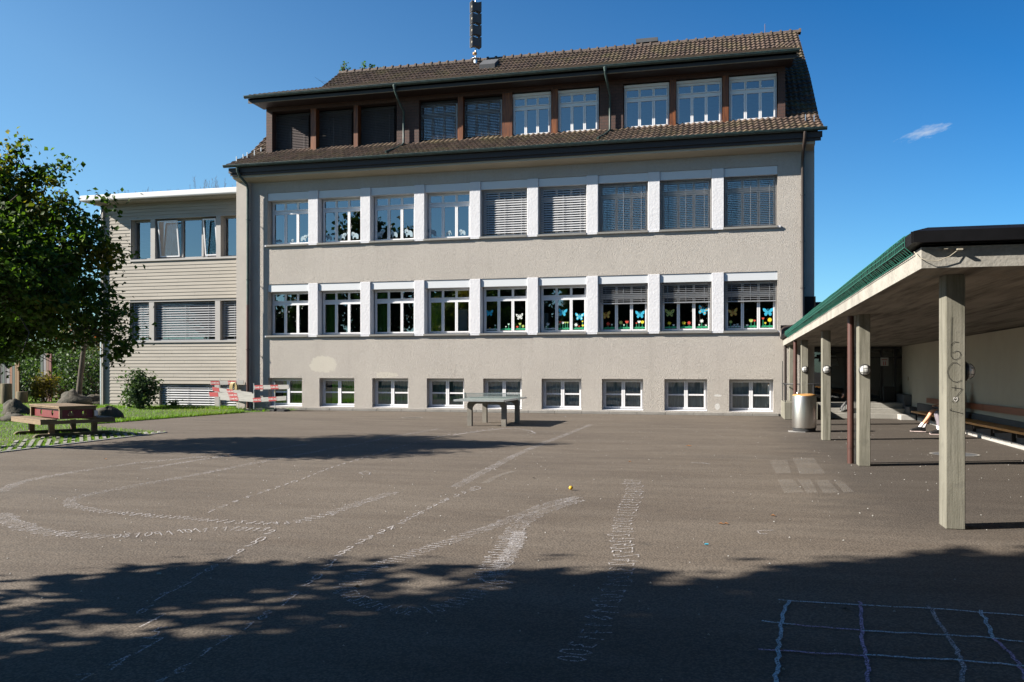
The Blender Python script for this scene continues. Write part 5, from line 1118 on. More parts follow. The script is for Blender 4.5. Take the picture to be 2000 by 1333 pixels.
def blades(name, P, hh, ww, seed, kindlab):
    rs = np.random.RandomState(seed); n = len(P); a = rs.rand(n)*6.283; h = hh*rs.uniform(.45, 1.3, n); lean = rs.normal(size=(n,2))*h[:,None]*.45
    dx = np.stack([np.cos(a), np.sin(a)], 1)*ww*rs.uniform(.6, 1.3, n)[:,None]
    v = np.zeros((n,3,3)); v[:,0,:2] = P-dx; v[:,1,:2] = P+dx; v[:,2,:2] = P+lean; v[:,2,2] = h; v[:,:2,2] = .004
    me = bpy.data.meshes.new(name); me.vertices.add(3*n); me.vertices.foreach_set('co', v.ravel().astype(np.float32)); me.loops.add(3*n); me.loops.foreach_set('vertex_index', np.arange(3*n, dtype=np.int32))
    me.polygons.add(n); me.polygons.foreach_set('loop_start', (np.arange(n)*3).astype(np.int32)); me.polygons.foreach_set('loop_total', np.full(n, 3, np.int32)); me.materials.append(M['grass']); me.update(calc_edges=True)
    at = me.attributes.new('tile', 'FLOAT', 'FACE'); at.data.foreach_set('value', rs.rand(n).astype(np.float32))
    pa = np.clip(np.sin(P[:,0]*.9+1)*np.sin(P[:,1]*1.1)*.5 + rs.normal(size=n)*.22 - .12, 0, .8); at = me.attributes.new('autumn', 'FLOAT', 'FACE'); at.data.foreach_set('value', pa.astype(np.float32))
    o = bpy.data.objects.new(name, me); COL.objects.link(o); return tag(o, kindlab, 'grass', kind='stuff')
rs = np.random.RandomState(12)
P = np.stack([rs.uniform(-46, -12, 260000), rs.uniform(12, 44, 260000)], 1); P = P[inpoly(P, lawn_poly)]
d = -P[:,0]*ST + P[:,1]*CT; r = P[:,0]*CT + P[:,1]*ST; px = 1000+FPX*r/d; P = P[(px > -90) & (px < 640)]
rel = P - np.array([Kx.x, Kx.y]); s_ = rel[:,0]*nn.x + rel[:,1]*nn.y; u_ = rel[:,0]*kd.x + rel[:,1]*kd.y
# in the paver strip keep the blades in the joints
al = (rel[:,0] - 0)*1.0; cr = nn.x*pdir.x + nn.y*pdir.y; uu = u_ - (s_-.10)/cr*(kd.x*pdir.x+kd.y*pdir.y); ph_ = ((uu - 6.0) % .26); injoint = (ph_ > .055) & (ph_ < .205)
lim = np.minimum(wd, (L_-uu)*.62)*cr + .1; inpav = s_ < lim
keep = (~inpav) | injoint
blades('grass', P[keep & ~inpav], .055, .007, 1, 'short mown lawn grass left of the school yard'); Pj = P[keep & inpav]; Pj = np.concatenate([Pj]*3) + rs.normal(size=(len(Pj)*3, 2))*.012; blades('grass', Pj, .05, .006, 2, 'grass growing in the joints of the pavers along the kerb')
# taller edge grass along the asphalt and below the annex
E = []
ed = [gp(184, 829), gp(350, 816), gp(470, 807), gp(560, 802.5), gp(600, 800.6)]
for (a, b) in zip(ed, ed[1:]):
    n = int(math.dist(a, b)*420); t = rs.rand(n)[:,None]; E.append(np.array(a)*(1-t) + np.array(b)*t + rs.normal(size=(n,2))*np.array([.05, .09]) + np.array([0, .08]))
n = 5200; E.append(np.stack([rs.uniform(AX0, XL+.7, n), AY-.22-np.abs(rs.normal(size=n))*.35 - .3*(rs.rand(n))], 1)); Ee = np.concatenate(E); Ee = Ee[inpoly(Ee, lawn_poly)]; _d = -Ee[:,0]*ST + Ee[:,1]*CT; Ee = Ee[(1000+FPX*(Ee[:,0]*CT+Ee[:,1]*ST)/_d < 478) | (rs.rand(len(Ee)) < .12)]
blades('tall_grass', Ee, .13, .010, 3, 'longer grass along the asphalt edge and the annex wall')

# ---- shrubs, hedge, rowan
def shrub(name, label, c, rx, rz, n, ls, mt_, seed, cat='shrub', group=None, k=7, cs=.25, ry=None, auto=None, stems=True):
    rs = np.random.RandomState(seed); bl = []; ry = ry or rx
    for q in range(k):
        a = rs.rand()*6.28; u = rs.uniform(.25, .8); rr = math.sqrt(1-u*u)*.5; bl.append((c[0]+rx*rr*math.cos(a), c[1]+ry*rr*math.sin(a), u*rz*1.15, rx*.45, ry*.45, rz*.34))
    bl.append((c[0], c[1], rz*.4, rx*.72, ry*.72, rz*.4)); T = thing(name, label, cat, (c[0], c[1], 0), group)
    pts = clumped(bl, n, rs, cs, 16, .5); pts = pts[pts[:,2] > .03]
    # a few shoots sticking out
    sh = []; st_ = MB()
    for q in range(int(k*2)):
        a = rs.rand()*6.28; top = np.array([c[0]+rx*.85*math.cos(a)*rs.rand(), c[1]+ry*.85*math.sin(a)*rs.rand(), rz*rs.uniform(.9, 1.3)]); b0 = np.array([c[0]+rs.normal()*.08*rx, c[1]+rs.normal()*.08*rx, 0]); pt = limb(st_, b0, top, .02+.004*rx, .004, rs, .08, 5, 5)
        for w_ in range(14): t = rs.uniform(.55, 1); sh.append(b0+(top-b0)*t + rs.normal(size=3)*ls*.5)
    obj('stems', st_, M['bark'], T); pts = np.concatenate([pts, np.array(sh)]); leaves('foliage', pts, ls, mt_, T, seed, (c[0], c[1], 0), auto); return T
c = dp(272, 760, 35.2); shrub('shrub', 'round leafy green shrub growing against the annex wall', (c.x, c.y), 1.0, 1.28, 2600, .13, M['leaf_shrub'], 71)
c = dp(1020/3.077+5, 780, 36.5); shrub('shrub', 'tiny green seedling in front of the annex basement blind', (xat(340, AY-.5), AY-.5), .18, .22, 60, .1, M['leaf_shrub'], 72, k=3)
c = dp(88, 760, 42); shrub('shrub', 'yellowing round shrub behind the wooden play table', (c.x, c.y), .85, 1.25, 2000, .12, M['leaf_yellow'], 73)
hedge = [(-10,55,4.2,3.6,'dark evergreen bush mass at the far left behind the painted planks'),(45,52,3.4,3.2,'pale leaved bush behind the gap between the painted plank groups'),(118,49,3.2,3.0,'bright green bush just left of the rowan trunk'),(178,47,3.0,3.6,'bush between the rowan trunk and the annex corner'),(95,60,6.2,4.5,'tall dark bush rising behind the painted post'),(165,58,6.8,4.0,'tall green bush rising behind the rowan tree'),(-60,58,7,5,'tall bush outside the left edge beyond the lawn'),(215,60,6.5,4,'tall bush hidden mostly behind the annex corner'),(20,62,7,5,'dark tall bush behind the painted planks'),(-130,50,7,5,'dense bush left of the lawn')]
for k, (px, d_, h, r_, lab) in enumerate(hedge):
    c = dp(px, 720, d_); shrub('bush', lab, (c.x, c.y), r_, h*.8, 5200 if k < 6 else 3800, .17, [M['leaf_dark'], M['leaf_shrub'], M['leaf_mid'], M['leaf_mid'], M['leaf_dark'], M['leaf_mid'], M['leaf_dark'], M['leaf_dark'], M['leaf_dark'], M['leaf_dark']][k], 80+k, 'bush', 'bushes beyond the lawn', k=12, cs=.6)
# rowan
rs = np.random.RandomState(31); RD = 38.7; b = dp(152, 720, RD); b = (b.x, b.y, 0); tp = dp(164, 678, RD)
RT = thing('rowan_tree', 'small thin rowan with orange berries and sparse leaves before the annex corner', 'tree', b)
tk = MB(); limb(tk, b, tuple(tp), .13, .10, rs, .01, 6, 10); tips = []
for (px, py, dd) in ((125,655,0),(140,640,.4),(150,625,-.4),(168,600,.2),(178,625,.5),(198,652,0),(205,645,-.6),(190,590,.3),(155,590,0),(135,665,-.5),(212,670,-.4)):
    q = dp(px, py, RD+dd); pts = limb(tk, tuple(tp), tuple(q), .05, .008, rs, .12, 6, 5); 
    for w_ in range(5): s = pts[rs.randint(2, 6)]; e = np.array(s) + rs.normal(size=3)*np.array([.28,.28,.2]); limb(tk, s, e, .012, .003, rs, .1, 3, 4); tips.append(e)
    tips.append(np.array(pts[-1]))
obj('trunk', tk, M['bark'], RT); pts = np.concatenate([np.array(t) + rs.normal(size=(9,3))*.09 for t in tips])
leaves('crown', pts, .10, M['leaf_rowan'], RT, 5, b, lambda P_, r_: (r_.rand(len(P_)) < .12)*.9)
br_ = MB()
for t in tips[::7]:
    for q in range(7): v = np.array(t) + rs.normal(size=3)*.06; br_.lathe(tuple(v), [(.002, -.02), (.018, -.01), (.018, .01), (.002, .02)], 6)
M['berry'] = mat('orange_berry', (.55,.07,.015), rough=.4, var=.1); obj('berries', br_, M['berry'], RT)
# rocks
def rock(label, px, py, d_, rx, rz, seed, cat='rock'):
    rs = np.random.RandomState(seed); c = dp(px, 720, d_); bm_v = []; m = MB(); nu, nv = 14, 9; ph = rs.rand(6)*6
    for j in range(nv):
        th = math.pi*.62*j/(nv-1)
        for i in range(nu):
            a = 2*math.pi*i/nu; k = 1 + .16*math.sin(2*a+ph[0]) + .12*math.sin(3*a+ph[1]+2*th) + .1*math.sin(5*th+ph[2]+a) + rs.uniform(-.06, .06)
            bm_v.append((c.x+rx*k*math.sin(th)*math.cos(a), c.y+rx*.8*k*math.sin(th)*math.sin(a), rz*(.15+.85*math.cos(th)*k)))
    m.add(bm_v, [(j*nu+i, (j+1)*nu+i, (j+1)*nu+(i+1)%nu, j*nu+(i+1)%nu) for j in range(nv-1) for i in range(nu)], True)
    return tag(obj('rock', m, M['rock'], base=(c.x, c.y, 0)), label, cat, 'rocks on the lawn')
rock('big pointed rock at the left edge behind the play table', 28, 0, 31, .5, .5, 1); rock('flat dark rock nearest the play table bench', 22, 0, 27, .45, .24, 2)
rock('wide dark rock beside the rowan trunk', 143, 0, 38, .85, .6, 3); rock('light topped rock right of the play table', 207, 0, 28.5, .48, .34, 4); rock('flat topped rock left of the annex drainpipe', 186, 0, 39, .55, .42, 5)
# painted planks, post, stumps
def planks(name, label, spec, d_, cat, ybase=0):
    T = None
    for (p0, p1, t0, t1, mt_) in spec:
        dk0, dk1 = d_-(p0-spec[0][0])*.022, d_-(p1-spec[0][0])*.022; a, b = dp(p0, 720, dk0), dp(p1, 720, dk1); z0_, z1_ = EYE+(HY-t0)*d_/FPX, EYE+(HY-t1)*d_/FPX
        if T is None: T = thing(name, label, cat, (a.x, a.y, 0))
        n_ = Vector((-ST, CT, 0))*.09; g_ = Vector((CT, ST, 0))*.006
        m = MB(); m.hexa([(a.x+g_.x,a.y,0),(b.x-g_.x,b.y,0),(b.x-g_.x+n_.x,b.y+n_.y,0),(a.x+g_.x+n_.x,a.y+n_.y,0),(a.x+g_.x,a.y,z0_),(b.x-g_.x,b.y,z1_),(b.x-g_.x+n_.x,b.y+n_.y,z1_),(a.x+g_.x+n_.x,a.y+n_.y,z0_)])
        obj('plank', m, mt_, T)
    return T
pm = lambda n_, c_: M.setdefault(n_, mat(n_, tuple(min(1, q*1.7) for q in c_), rough=.75, var=.18, vscale=3, stretch=(4,4,.6), bump=.2, bscale=20))
pm('paint_orange', (.62,.19,.03)); pm('paint_teal', (.08,.17,.13)); pm('paint_white', (.55,.53,.55)); pm('paint_ochre', (.62,.30,.06)); pm('paint_purple', (.05,.03,.06)); pm('paint_red', (.50,.10,.09)); pm('paint_brown', (.42,.19,.08)); pm('paint_slate', (.20,.25,.27))
planks('painted_plank_wall', 'curved topped row of painted planks in orange, teal and white at the left', [(1,4,712,711,M['paint_purple']),(4,9,711,714,M['paint_teal']),(9,13,715,719,M['paint_purple']),(13,19,720,720,M['paint_white']),(19,24,719,716,M['paint_orange']),(24,29,716,712,M['paint_teal']),(29,32,712,709,M['paint_ochre']),(32,37,709,706,M['paint_ochre'])], 42, 'sculpture')
planks('painted_post', 'tall painted post group in red, brown and grey behind the yellow shrub', [(79,84,692,692,M['paint_teal']),(85,90,692,691,M['paint_white']),(90,95,691,691,M['paint_brown']),(95,100,691,692,M['paint_red'])], 43, 'sculpture')
for (px, r_, h, d_, lab) in ((12,.24,.95,40,'tall cut log standing before the painted plank wall'),(43,.26,.55,41,'short dark log right of the painted plank wall'),(118,.26,.75,46,'weathered log standing behind the wide rock')):
    c = dp(px, 720, d_); m = MB(); m.lathe((c.x, c.y, 0), [(r_*1.05, 0), (r_, .1), (r_*.97, h-.02), (r_*.9, h), (.005, h+.005)], 16); tag(obj('log', m, M['stump'], base=(c.x, c.y, 0)), lab, 'log', 'logs on the lawn')
# ================================================================== WINDOW DECORATIONS
K = .72
def paper(name, c): return M.setdefault(name, mat(name, c, rough=.9, var=.1, vscale=12))
paper('paper_blue', (.03,.42,.62)); paper('paper_orange', (.58,.30,.06)); paper('paper_lime', (.42,.52,.13)); paper('paper_pale', (.38,.46,.50)); paper('paper_ice', (.30,.40,.46)); paper('paper_green', (.02,.30,.14)); paper('paper_yellow', (.72,.60,.03)); paper('paper_red', (.58,.06,.03)); paper('paper_white', (.72,.76,.72)); paper('paper_mint', (.45,.68,.55)); paper('paper_dark', (.10,.09,.09))
PY = FY + FRY - .012                                   # just in front of the glass, on the room-side sash line
GYp = FY + FRY + .030
def flat(mb, pts, y, th=.004): mb.prism([(x, z) for x, z in pts], y-th, y)
def butterfly(label, px, py, s, rot, col, col2):
    X, Z = xat(px, GYp), zat(px, py, GYp); c, sn = math.cos(rot), math.sin(rot)
    def T(pts): return [(X+(x*c-z*sn)*s, Z+(x*sn+z*c)*s) for x, z in pts]
    w1 = [(.04,.06),(.25,.38),(.55,.52),(.60,.38),(.52,.10),(.30,-.02),(.06,-.02)]; w2 = [(.05,-.04),(.32,-.03),(.44,-.20),(.36,-.42),(.18,-.44),(.07,-.22)]
    B_ = thing('paper_butterfly', label, 'butterfly', (X, GYp, Z), 'paper butterflies stuck on the windows')
    for sg in (-1, 1):
        m_ = MB()
        for w_ in (w1, w2):
            q = T([(sg*x, z) for x, z in w_]); flat(m_, q if sg < 0 else q[::-1], GYp-.003)
        wg = obj('wing', m_, col, B_)
        m_ = MB()
        for (cx, cz, r_) in ((.36,.24,.10),(.24,.10,.05),(.27,-.2,.09)):
            q = T([(sg*cx+r_*math.cos(t), cz+r_*1.1*math.sin(t)) for t in [2*math.pi*k/8 for k in range(8)]]); flat(m_, q[::-1], GYp-.0075, .001)
        obj('wing_pattern', m_, col2, wg)
    m_ = MB(); flat(m_, T([(-.035,-.28),(-.045,.1),(-.02,.22),(-.10,.40),(-.08,.41),(0,.25),(.08,.41),(.10,.40),(.02,.22),(.045,.1),(.035,-.28)])[::-1], GYp-.009, .002); obj('body', m_, col, B_)
bf = [(956,612,.30,.0,'paper_blue','paper_blue','dull blue paper butterfly in the left pane of the fifth ground floor window'),(1015,619,.28,.1,'paper_white','paper_dark','white and black paper butterfly in the fifth ground floor window'),
 (1099,611,.34,-.08,'paper_blue','paper_blue','blue paper butterfly in the middle pane of the sixth ground floor window'),(1132,619,.34,-.05,'paper_blue','paper_mint','blue paper butterfly in the right pane of the sixth ground floor window'),
 (1184,616,.34,.12,'paper_orange','paper_lime','orange paper butterfly in the seventh ground floor window'),(1250,615,.34,.0,'paper_blue','paper_blue','blue paper butterfly in the seventh ground floor window'),
 (1308,612,.34,-.04,'paper_lime','paper_dark','lime green paper butterfly in the eighth ground floor window'),(1373,607,.38,-.30,'paper_blue','paper_orange','tilted blue paper butterfly in the eighth ground floor window'),
 (1432,611,.34,.18,'paper_orange','paper_lime','orange paper butterfly in the ninth ground floor window'),(1500,610,.36,.0,'paper_blue','paper_blue','blue paper butterfly in the ninth ground floor window')]
for px, py, s, r_, a, b, lab in bf: butterfly(lab, px, py, s*.82, r_, M[a], M[b])
def flower(par, X, Z, r_, kind, col, h):
    m_ = MB(); flat(m_, [(X-.012, Z-h), (X+.012, Z-h), (X+.008, Z), (X-.008, Z)], GYp-.003); obj('stem', m_, M['paper_green'], par)
    m_ = MB()
    if kind == 'star': q = [(X+(r_ if k % 2 == 0 else r_*.45)*math.cos(math.pi*k/7+.3), Z+(r_ if k % 2 == 0 else r_*.45)*math.sin(math.pi*k/7+.3)) for k in range(14)]
    elif kind == 'sun': q = [(X+(r_ if k % 2 == 0 else r_*.6)*math.cos(math.pi*k/11), Z+(r_ if k % 2 == 0 else r_*.6)*math.sin(math.pi*k/11)) for k in range(22)]
    else: q = [(X-r_*.5, Z-r_*.7), (X+r_*.5, Z-r_*.7), (X+r_*.9, Z+r_*.1), (X+r_*.85, Z+r_*.8), (X+r_*.4, Z+r_*.3), (X, Z+r_*.9), (X-r_*.4, Z+r_*.3), (X-r_*.85, Z+r_*.8), (X-r_*.9, Z+r_*.1)]
    flat(m_, q[::-1] if kind in ('star','sun') else q, GYp-.0075, .002); obj('blossom', m_, col, par)
ordn = ['first','second','third','fourth','fifth','sixth','seventh','eighth','ninth']; pn = ['left','middle','right']
gard = {(4,0):[('tulip','paper_orange',.3,.09,.05),('tulip','paper_white',.8,.2,.05)], (4,1):[('tulip','paper_white',.5,.14,.04),('tulip','paper_mint',.75,.24,.06)], (4,2):[('tulip','paper_red',.25,.13,.07),('tulip','paper_lime',.5,.25,.08),('star','paper_lime',.78,.15,.10)],
 (5,0):[('tulip','paper_pale',.35,.22,.10)], (5,1):[('tulip','paper_red',.18,.30,.07),('tulip','paper_white',.4,.27,.08),('tulip','paper_lime',.62,.28,.06),('tulip','paper_lime',.82,.28,.06)], (5,2):[('star','paper_white',.28,.18,.12),('tulip','paper_red',.55,.12,.05),('tulip','paper_yellow',.85,.32,.05),('tulip','paper_yellow',.88,.15,.07)],
 (6,0):[('star','paper_red',.42,.2,.13),('tulip','paper_white',.75,.17,.05)], (6,1):[('star','paper_lime',.22,.25,.13),('tulip','paper_mint',.5,.15,.05),('tulip','paper_red',.75,.27,.10)], (6,2):[('tulip','paper_red',.28,.22,.05),('tulip','paper_white',.5,.27,.09),('tulip','paper_yellow',.78,.26,.11)],
 (7,0):[('star','paper_yellow',.4,.2,.12),('tulip','paper_white',.75,.12,.06)], (7,1):[('star','paper_yellow',.3,.2,.12),('star','paper_red',.75,.2,.12)], (7,2):[('star','paper_white',.5,.27,.12),('tulip','paper_white',.85,.1,.05),('tulip','paper_white',.3,.12,.05)],
 (8,0):[('star','paper_lime',.2,.22,.11),('tulip','paper_pale',.5,.10,.06),('tulip','paper_pale',.75,.12,.06)], (8,1):[('tulip','paper_white',.25,.08,.07),('tulip','paper_lime',.55,.26,.11),('tulip','paper_red',.83,.26,.07)], (8,2):[('tulip','paper_red',.22,.34,.07),('tulip','paper_yellow',.4,.16,.06),('sun','paper_yellow',.75,.28,.13)]}
for (i, q), fl in gard.items():
    w3 = (WW-.06-.1)/3; x0 = WX0 + i*WDX + .03 + .05 + q*w3 + .06; x1 = x0 + w3 - .12; z0 = bands[0][0] + .13
    G_ = thing('paper_flower_bed', 'paper flowers on green strip, %s pane of the %s ground floor window' % (pn[q], ordn[i]), 'paper flowers', ((x0+x1)/2, GYp, z0), 'paper flower beds along the window bottoms')
    m_ = MB(); flat(m_, [(x0, z0), (x1, z0), (x1, z0+.05), (x1-.1, z0+.07), (x1-.2, z0+.05), (x0+.15, z0+.065), (x0, z0+.04)], GYp-.001, .002); obj('grass_strip', m_, M['paper_green'] if (i, q) not in ((4,0),(8,0),(5,0)) else M['paper_pale'], G_)
    for (kd_, c_, u_, h_, r_) in fl: flower(G_, x0+(x1-x0)*u_, z0+h_*.9, r_*.68, kd_, M[c_], h_)
# white paper elephants upstairs (simple side silhouettes)
def elephant(label, px, py, s, flip, trunk_up, k):
    s *= .85
    X, Z = xat(px, GYp), zat(px, py, GYp); f = -1 if flip else 1; m_ = MB()
    body = [(-.42,.0),(-.42,.38),(-.34,.58),(-.15,.70),(.1,.68),(.30,.60),(.34,.40),(.34,.0),(.20,.0),(.18,.2),(-.1,.2),(-.14,0),(-.26,0),(-.3,0)]
    head = [(.18,.42),(.16,.72),(.30,.86),(.46,.84),(.56,.66),(.52,.46),(.36,.38)]
    tr = [(.46,.52),(.60,.62),(.74,.78),(.72,.96),(.62,1.02),(.60,.97),(.66,.92),(.65,.82),(.56,.70),(.46,.64)] if trunk_up else [(.44,.50),(.56,.60),(.66,.40),(.66,.14),(.60,.06),(.56,.12),(.58,.36),(.50,.46)]
    ear = [(.12,.5),(.06,.72),(.18,.84),(.28,.74),(.26,.54)]
    for part_ in (body[:8] + [(.20,.0),(.18,.2),(-.1,.2),(-.14,0)], head, tr):
        q = [(X+f*x*s, Z+z*s) for x, z in part_]; flat(m_, q if f < 0 else q[::-1], GYp-.003)
    e_ = tag(obj('paper_elephant', m_, M['paper_ice'], base=(X, GYp, Z)), label, 'paper elephant', 'white paper elephants in the upstairs windows')
    m2 = MB(); q = [(X+f*x*s, Z+z*s) for x, z in ear]; flat(m2, q if f < 0 else q[::-1], GYp-.008, .001); obj('ear', m2, M['paper_pale'], e_)
el = [(540,474.5,.17,0,0,'tiny elephant at the left of the first upper window'),(548,474,.17,1,0,'second tiny elephant from the left in the first upper window'),(570,473.5,.17,0,0,'tiny elephant in the middle pane of the first upper window'),(593,471.5,.34,0,1,'wide elephant in the right pane of the first upper window'),
 (643,470,.30,1,1,'elephant with raised trunk in the left pane of the second upper window'),(669,468.5,.36,0,1,'elephant with raised trunk in the middle pane of the second upper window'),(694,467,.38,1,0,'elephant with lowered trunk in the right pane of the second upper window'),
 (741,465.5,.38,0,1,'elephant in the left pane of the third upper window'),(771,464,.34,1,0,'elephant in the middle pane of the third upper window'),(799,463,.42,1,1,'elephant in the right pane of the third upper window'),
 (845,462,.42,1,1,'elephant in the left pane of the fourth upper window'),(875,460.5,.26,0,0,'small elephant in the middle pane of the fourth upper window'),(904,459.5,.30,1,0,'elephant in the right pane of the fourth upper window')]
for k, (px, py, s, fl, tu, lab) in enumerate(el): elephant('white paper ' + lab, px, py, s, fl, tu, k)
# cupboards behind two ground floor panes
for (px0, px1, ptop, lab) in ((893, 913, 605, 'pale cupboard standing behind the right pane of the fourth ground floor window'), (1057, 1071, 612, 'pale grey cupboard behind the left pane of the sixth ground floor window')):
    yy = FY + .9; x0, x1 = xat(px0, yy), xat(px1, yy); m_ = MB(); m_.bbox(x0, x1, yy, yy+.4, 2.41, zat(px0, ptop, yy), .01); C_ = tag(obj('cupboard', m_, M['lamp_glass'], base=((x0+x1)/2, yy, 2.4)), lab, 'cupboard'); m_ = MB(); m_.box(x0+.02, x1-.02, yy-.012, yy-.002, 2.5, zat(px0, ptop, yy)-.04); obj('door', m_, M['paper_pale'], C_)

# ================================================================== CHALK
DIG = {'0': [[(.3,0),(.1,.2),(.05,.55),(.2,.95),(.45,1),(.62,.7),(.6,.25),(.3,0)]], '1': [[(.1,.65),(.42,1),(.36,0)]], '2': [[(.05,.75),(.2,1),(.5,.95),(.55,.65),(.3,.3),(.02,.02),(.62,.05)]], '3': [[(.08,.92),(.45,1),(.52,.75),(.25,.55),(.55,.4),(.5,.1),(.05,.03)]],
 '4': [[(.45,0),(.42,1),(.02,.35),(.65,.36)]], '5': [[(.6,1),(.15,.97),(.1,.58),(.45,.6),(.6,.35),(.45,.05),(.05,.04)]], '6': [[(.5,1),(.15,.6),(.05,.25),(.3,0),(.55,.2),(.45,.5),(.12,.4)]], '7': [[(.02,.95),(.6,1),(.3,0)],[(.15,.5),(.55,.52)]],
 '8': [[(.35,.52),(.1,.75),(.3,1),(.52,.8),(.35,.52),(.06,.25),(.3,0),(.58,.25),(.35,.52)]], '9': [[(.5,.6),(.2,.5),(.08,.8),(.3,1),(.52,.85),(.5,.6),(.4,0)]]}
def trail(label, pix, hgt, seq, width=.011, wch=.62, gap=.78, mt_='chalk', seed=0, flip=False, jit=.12, view=None):
    rnd = random.Random(seed); G_ = [Vector(gp(px, py)) for px, py in pix]; cum = [0]
    for a, b in zip(G_, G_[1:]): cum.append(cum[-1] + (b-a).length)
    def at(s):
        for k in range(len(G_)-1):
            if s <= cum[k+1]: return G_[k].lerp(G_[k+1], (s-cum[k])/max(1e-6, cum[k+1]-cum[k])), (G_[k+1]-G_[k]).normalized()
        return G_[-1], (G_[-1]-G_[-2]).normalized()
    digs = []; s = 0; i = 0; h0, h1 = hgt if isinstance(hgt, tuple) else (hgt, hgt)
    while s < cum[-1]:
        p, t = at(s); n = Vector((-t.y, t.x)) * (-1 if flip else 1); h = (h0+(h1-h0)*s/cum[-1])*rnd.uniform(.85, 1.15); ch = seq[i % len(seq)]; i += 1; o = rnd.uniform(-jit, jit)*h
        tx, nx_ = (t, n) if view is None else (Vector((CT, ST)), Vector((-ST, CT)))
        if ch != ' ':
            m_ = MB(); digs.append((p, m_))
            for st in DIG[ch]:
                q = [(p.x + tx.x*(x*wch*h) + nx_.x*((z-.5)*h+o) + rnd.uniform(-.01,.01)*h, p.y + tx.y*(x*wch*h) + nx_.y*((z-.5)*h+o) + rnd.uniform(-.01,.01)*h) for x, z in st]; stroke(m_, q, width, 'xy', z=.007 + .0006*rnd.random())
        s += (gap*wch*h if view is None else view*(1 if ch != ' ' else .35))*rnd.uniform(.85, 1.15)
    p0 = G_[0]; T_ = thing('chalk_numbers', label, 'chalk drawing', (p0.x, p0.y, 0), 'chalk number trails on the asphalt')
    digs.sort(key=lambda q: q[0].length)
    for _, dm in digs[:100]: obj('digit', dm, M[mt_], T_)
    if digs[100:]:
        rest = MB()
        for _, dm in digs[100:]: rest.add(dm.v, dm.f)
        obj('digit_row', rest, M[mt_], T_)['kind'] = 'stuff'
    return T_
def seqn(a, b, sp=''): return ''.join(str(k)+sp for k in range(a, b))
trail('white chalk numbers curving in along the left edge of the yard', [(0,962),(30,947),(65,937),(150,922),(270,905),(400,893)], .16, seqn(100,160), .010, seed=1)
trail('short faint chalk number row left of the big tree shadow', [(280,917),(360,904),(450,890),(600,868)], .13, seqn(60,99), .009, seed=2)
trail('long white chalk number trail forming a hook in the left of the yard', [(860,838),(760,855),(700,868),(600,886),(500,905),(400,925),(290,945),(200,962),(150,973),(132,983),(150,992),(200,1000),(280,1007),(350,1012),(440,1020),(530,1024),(590,1020),(640,1005),(700,985),(768,963)], (.13, .17), seqn(10,300), .011, wch=.65, gap=1.05, seed=3, flip=True)
trail('wide chalk number trail bending back from the left edge to the shadow', [(0,1004),(20,1018),(45,1032),(110,1044),(200,1050),(300,1045),(380,1037),(450,1034),(525,1036)], (.24,.20), seqn(100,300), .011, wch=.5, gap=.85, seed=4)
trail('large spaced chalk numbers running through the shadow at the lower left', [(120,1340),(175,1318),(255,1278),(298,1232),(270,1196),(300,1168),(345,1145),(385,1120),(430,1098),(470,1072),(500,1056),(522,1040)], (.28,.20), '7 4 75 76 17 18 19 20 21 22 23 24 25 26 27', .013, wch=.48, seed=5, jit=.1, view=.25)
trail('chalk numbers crossing the middle left of the yard', [(405,1000),(450,982),(500,965),(550,948),(590,935),(640,915),(700,897),(752,880),(860,852),(960,838)], .20, '1 2 4 5 78 9 10 11 12 13 14 15 16 17 18 19 20', .012, wch=.55, seed=6, view=.26)
trail('chalk numbers sixteen to twenty-five running diagonally up the middle', [(300,1335),(345,1308),(385,1280),(420,1255),(460,1235),(500,1208),(540,1183),(580,1152),(622,1120),(655,1085),(700,1058),(760,1030),(820,1000),(870,975),(925,955)], (.19,.20), '1617 18 19 20 21 22 23 24 2526 27 28 29 30 31 32 33 34 35 36 37 38 39 40 41', .013, wch=.55, seed=7, jit=.1, view=.23)
trail('chalk number trail running to the table tennis table', [(890,952),(930,930),(965,912),(1000,893),(1060,867),(1110,848),(1155,830)], (.15,.15), seqn(10,60), .011, wch=.5, gap=.95, seed=8)
trail('dense chalk number trail from the centre down to the shadow', [(1130,972),(1100,978),(1060,990),(1000,1015),(930,1040),(860,1065),(800,1085),(745,1105),(695,1130),(672,1150),(690,1170),(740,1187),(805,1196),(860,1190),(915,1168),(955,1148)], (.17,.16), seqn(100,400), .010, wch=.5, gap=.95, seed=9, flip=True)
trail('second dense chalk number trail beside it, ending in the shadow', [(1130,978),(1090,990),(1050,1004),(1020,1022),(1000,1045),(988,1070),(965,1100),(948,1135)], (.18,.2), seqn(200,400), .010, wch=.5, gap=.95, seed=10, flip=True)
trail('wobbly row of tall chalk numbers right of the centre', [(1235,938),(1240,955),(1228,985),(1222,1003),(1213,1030),(1212,1060),(1218,1088),(1210,1112),(1212,1135),(1196,1160),(1185,1185),(1168,1210),(1160,1240),(1138,1262),(1118,1292)], (.24,.17), seqn(17,40)[::-1]+seqn(300,400), .012, wch=.8, gap=1.0, seed=11, flip=True)
trail('short dense chalk number row in the shadow edge', [(1015,1040),(1005,1070),(985,1100),(968,1128)], .15, seqn(100,150), .009, wch=.4, gap=.6, seed=12, flip=True)
def line(name, label, pix, w_, mt_, grp, seed=0, cat='chalk drawing', wob=.01, sub=5):
    rnd = random.Random(seed); G_ = [Vector(gp(*p)) for p in pix]; pts = []
    for a, b in zip(G_, G_[1:]):
        for k in range(sub): q = a.lerp(b, k/sub); pts.append((q.x+rnd.uniform(-wob, wob), q.y+rnd.uniform(-wob, wob)))
    pts.append(tuple(G_[-1])); m_ = MB(); stroke(m_, pts, w_, 'xy', z=.0085+.0004*(seed % 7)); return tag(obj(name, m_, M[mt_]), label, cat, grp)
gg = 'chalk grid lines at the lower right'
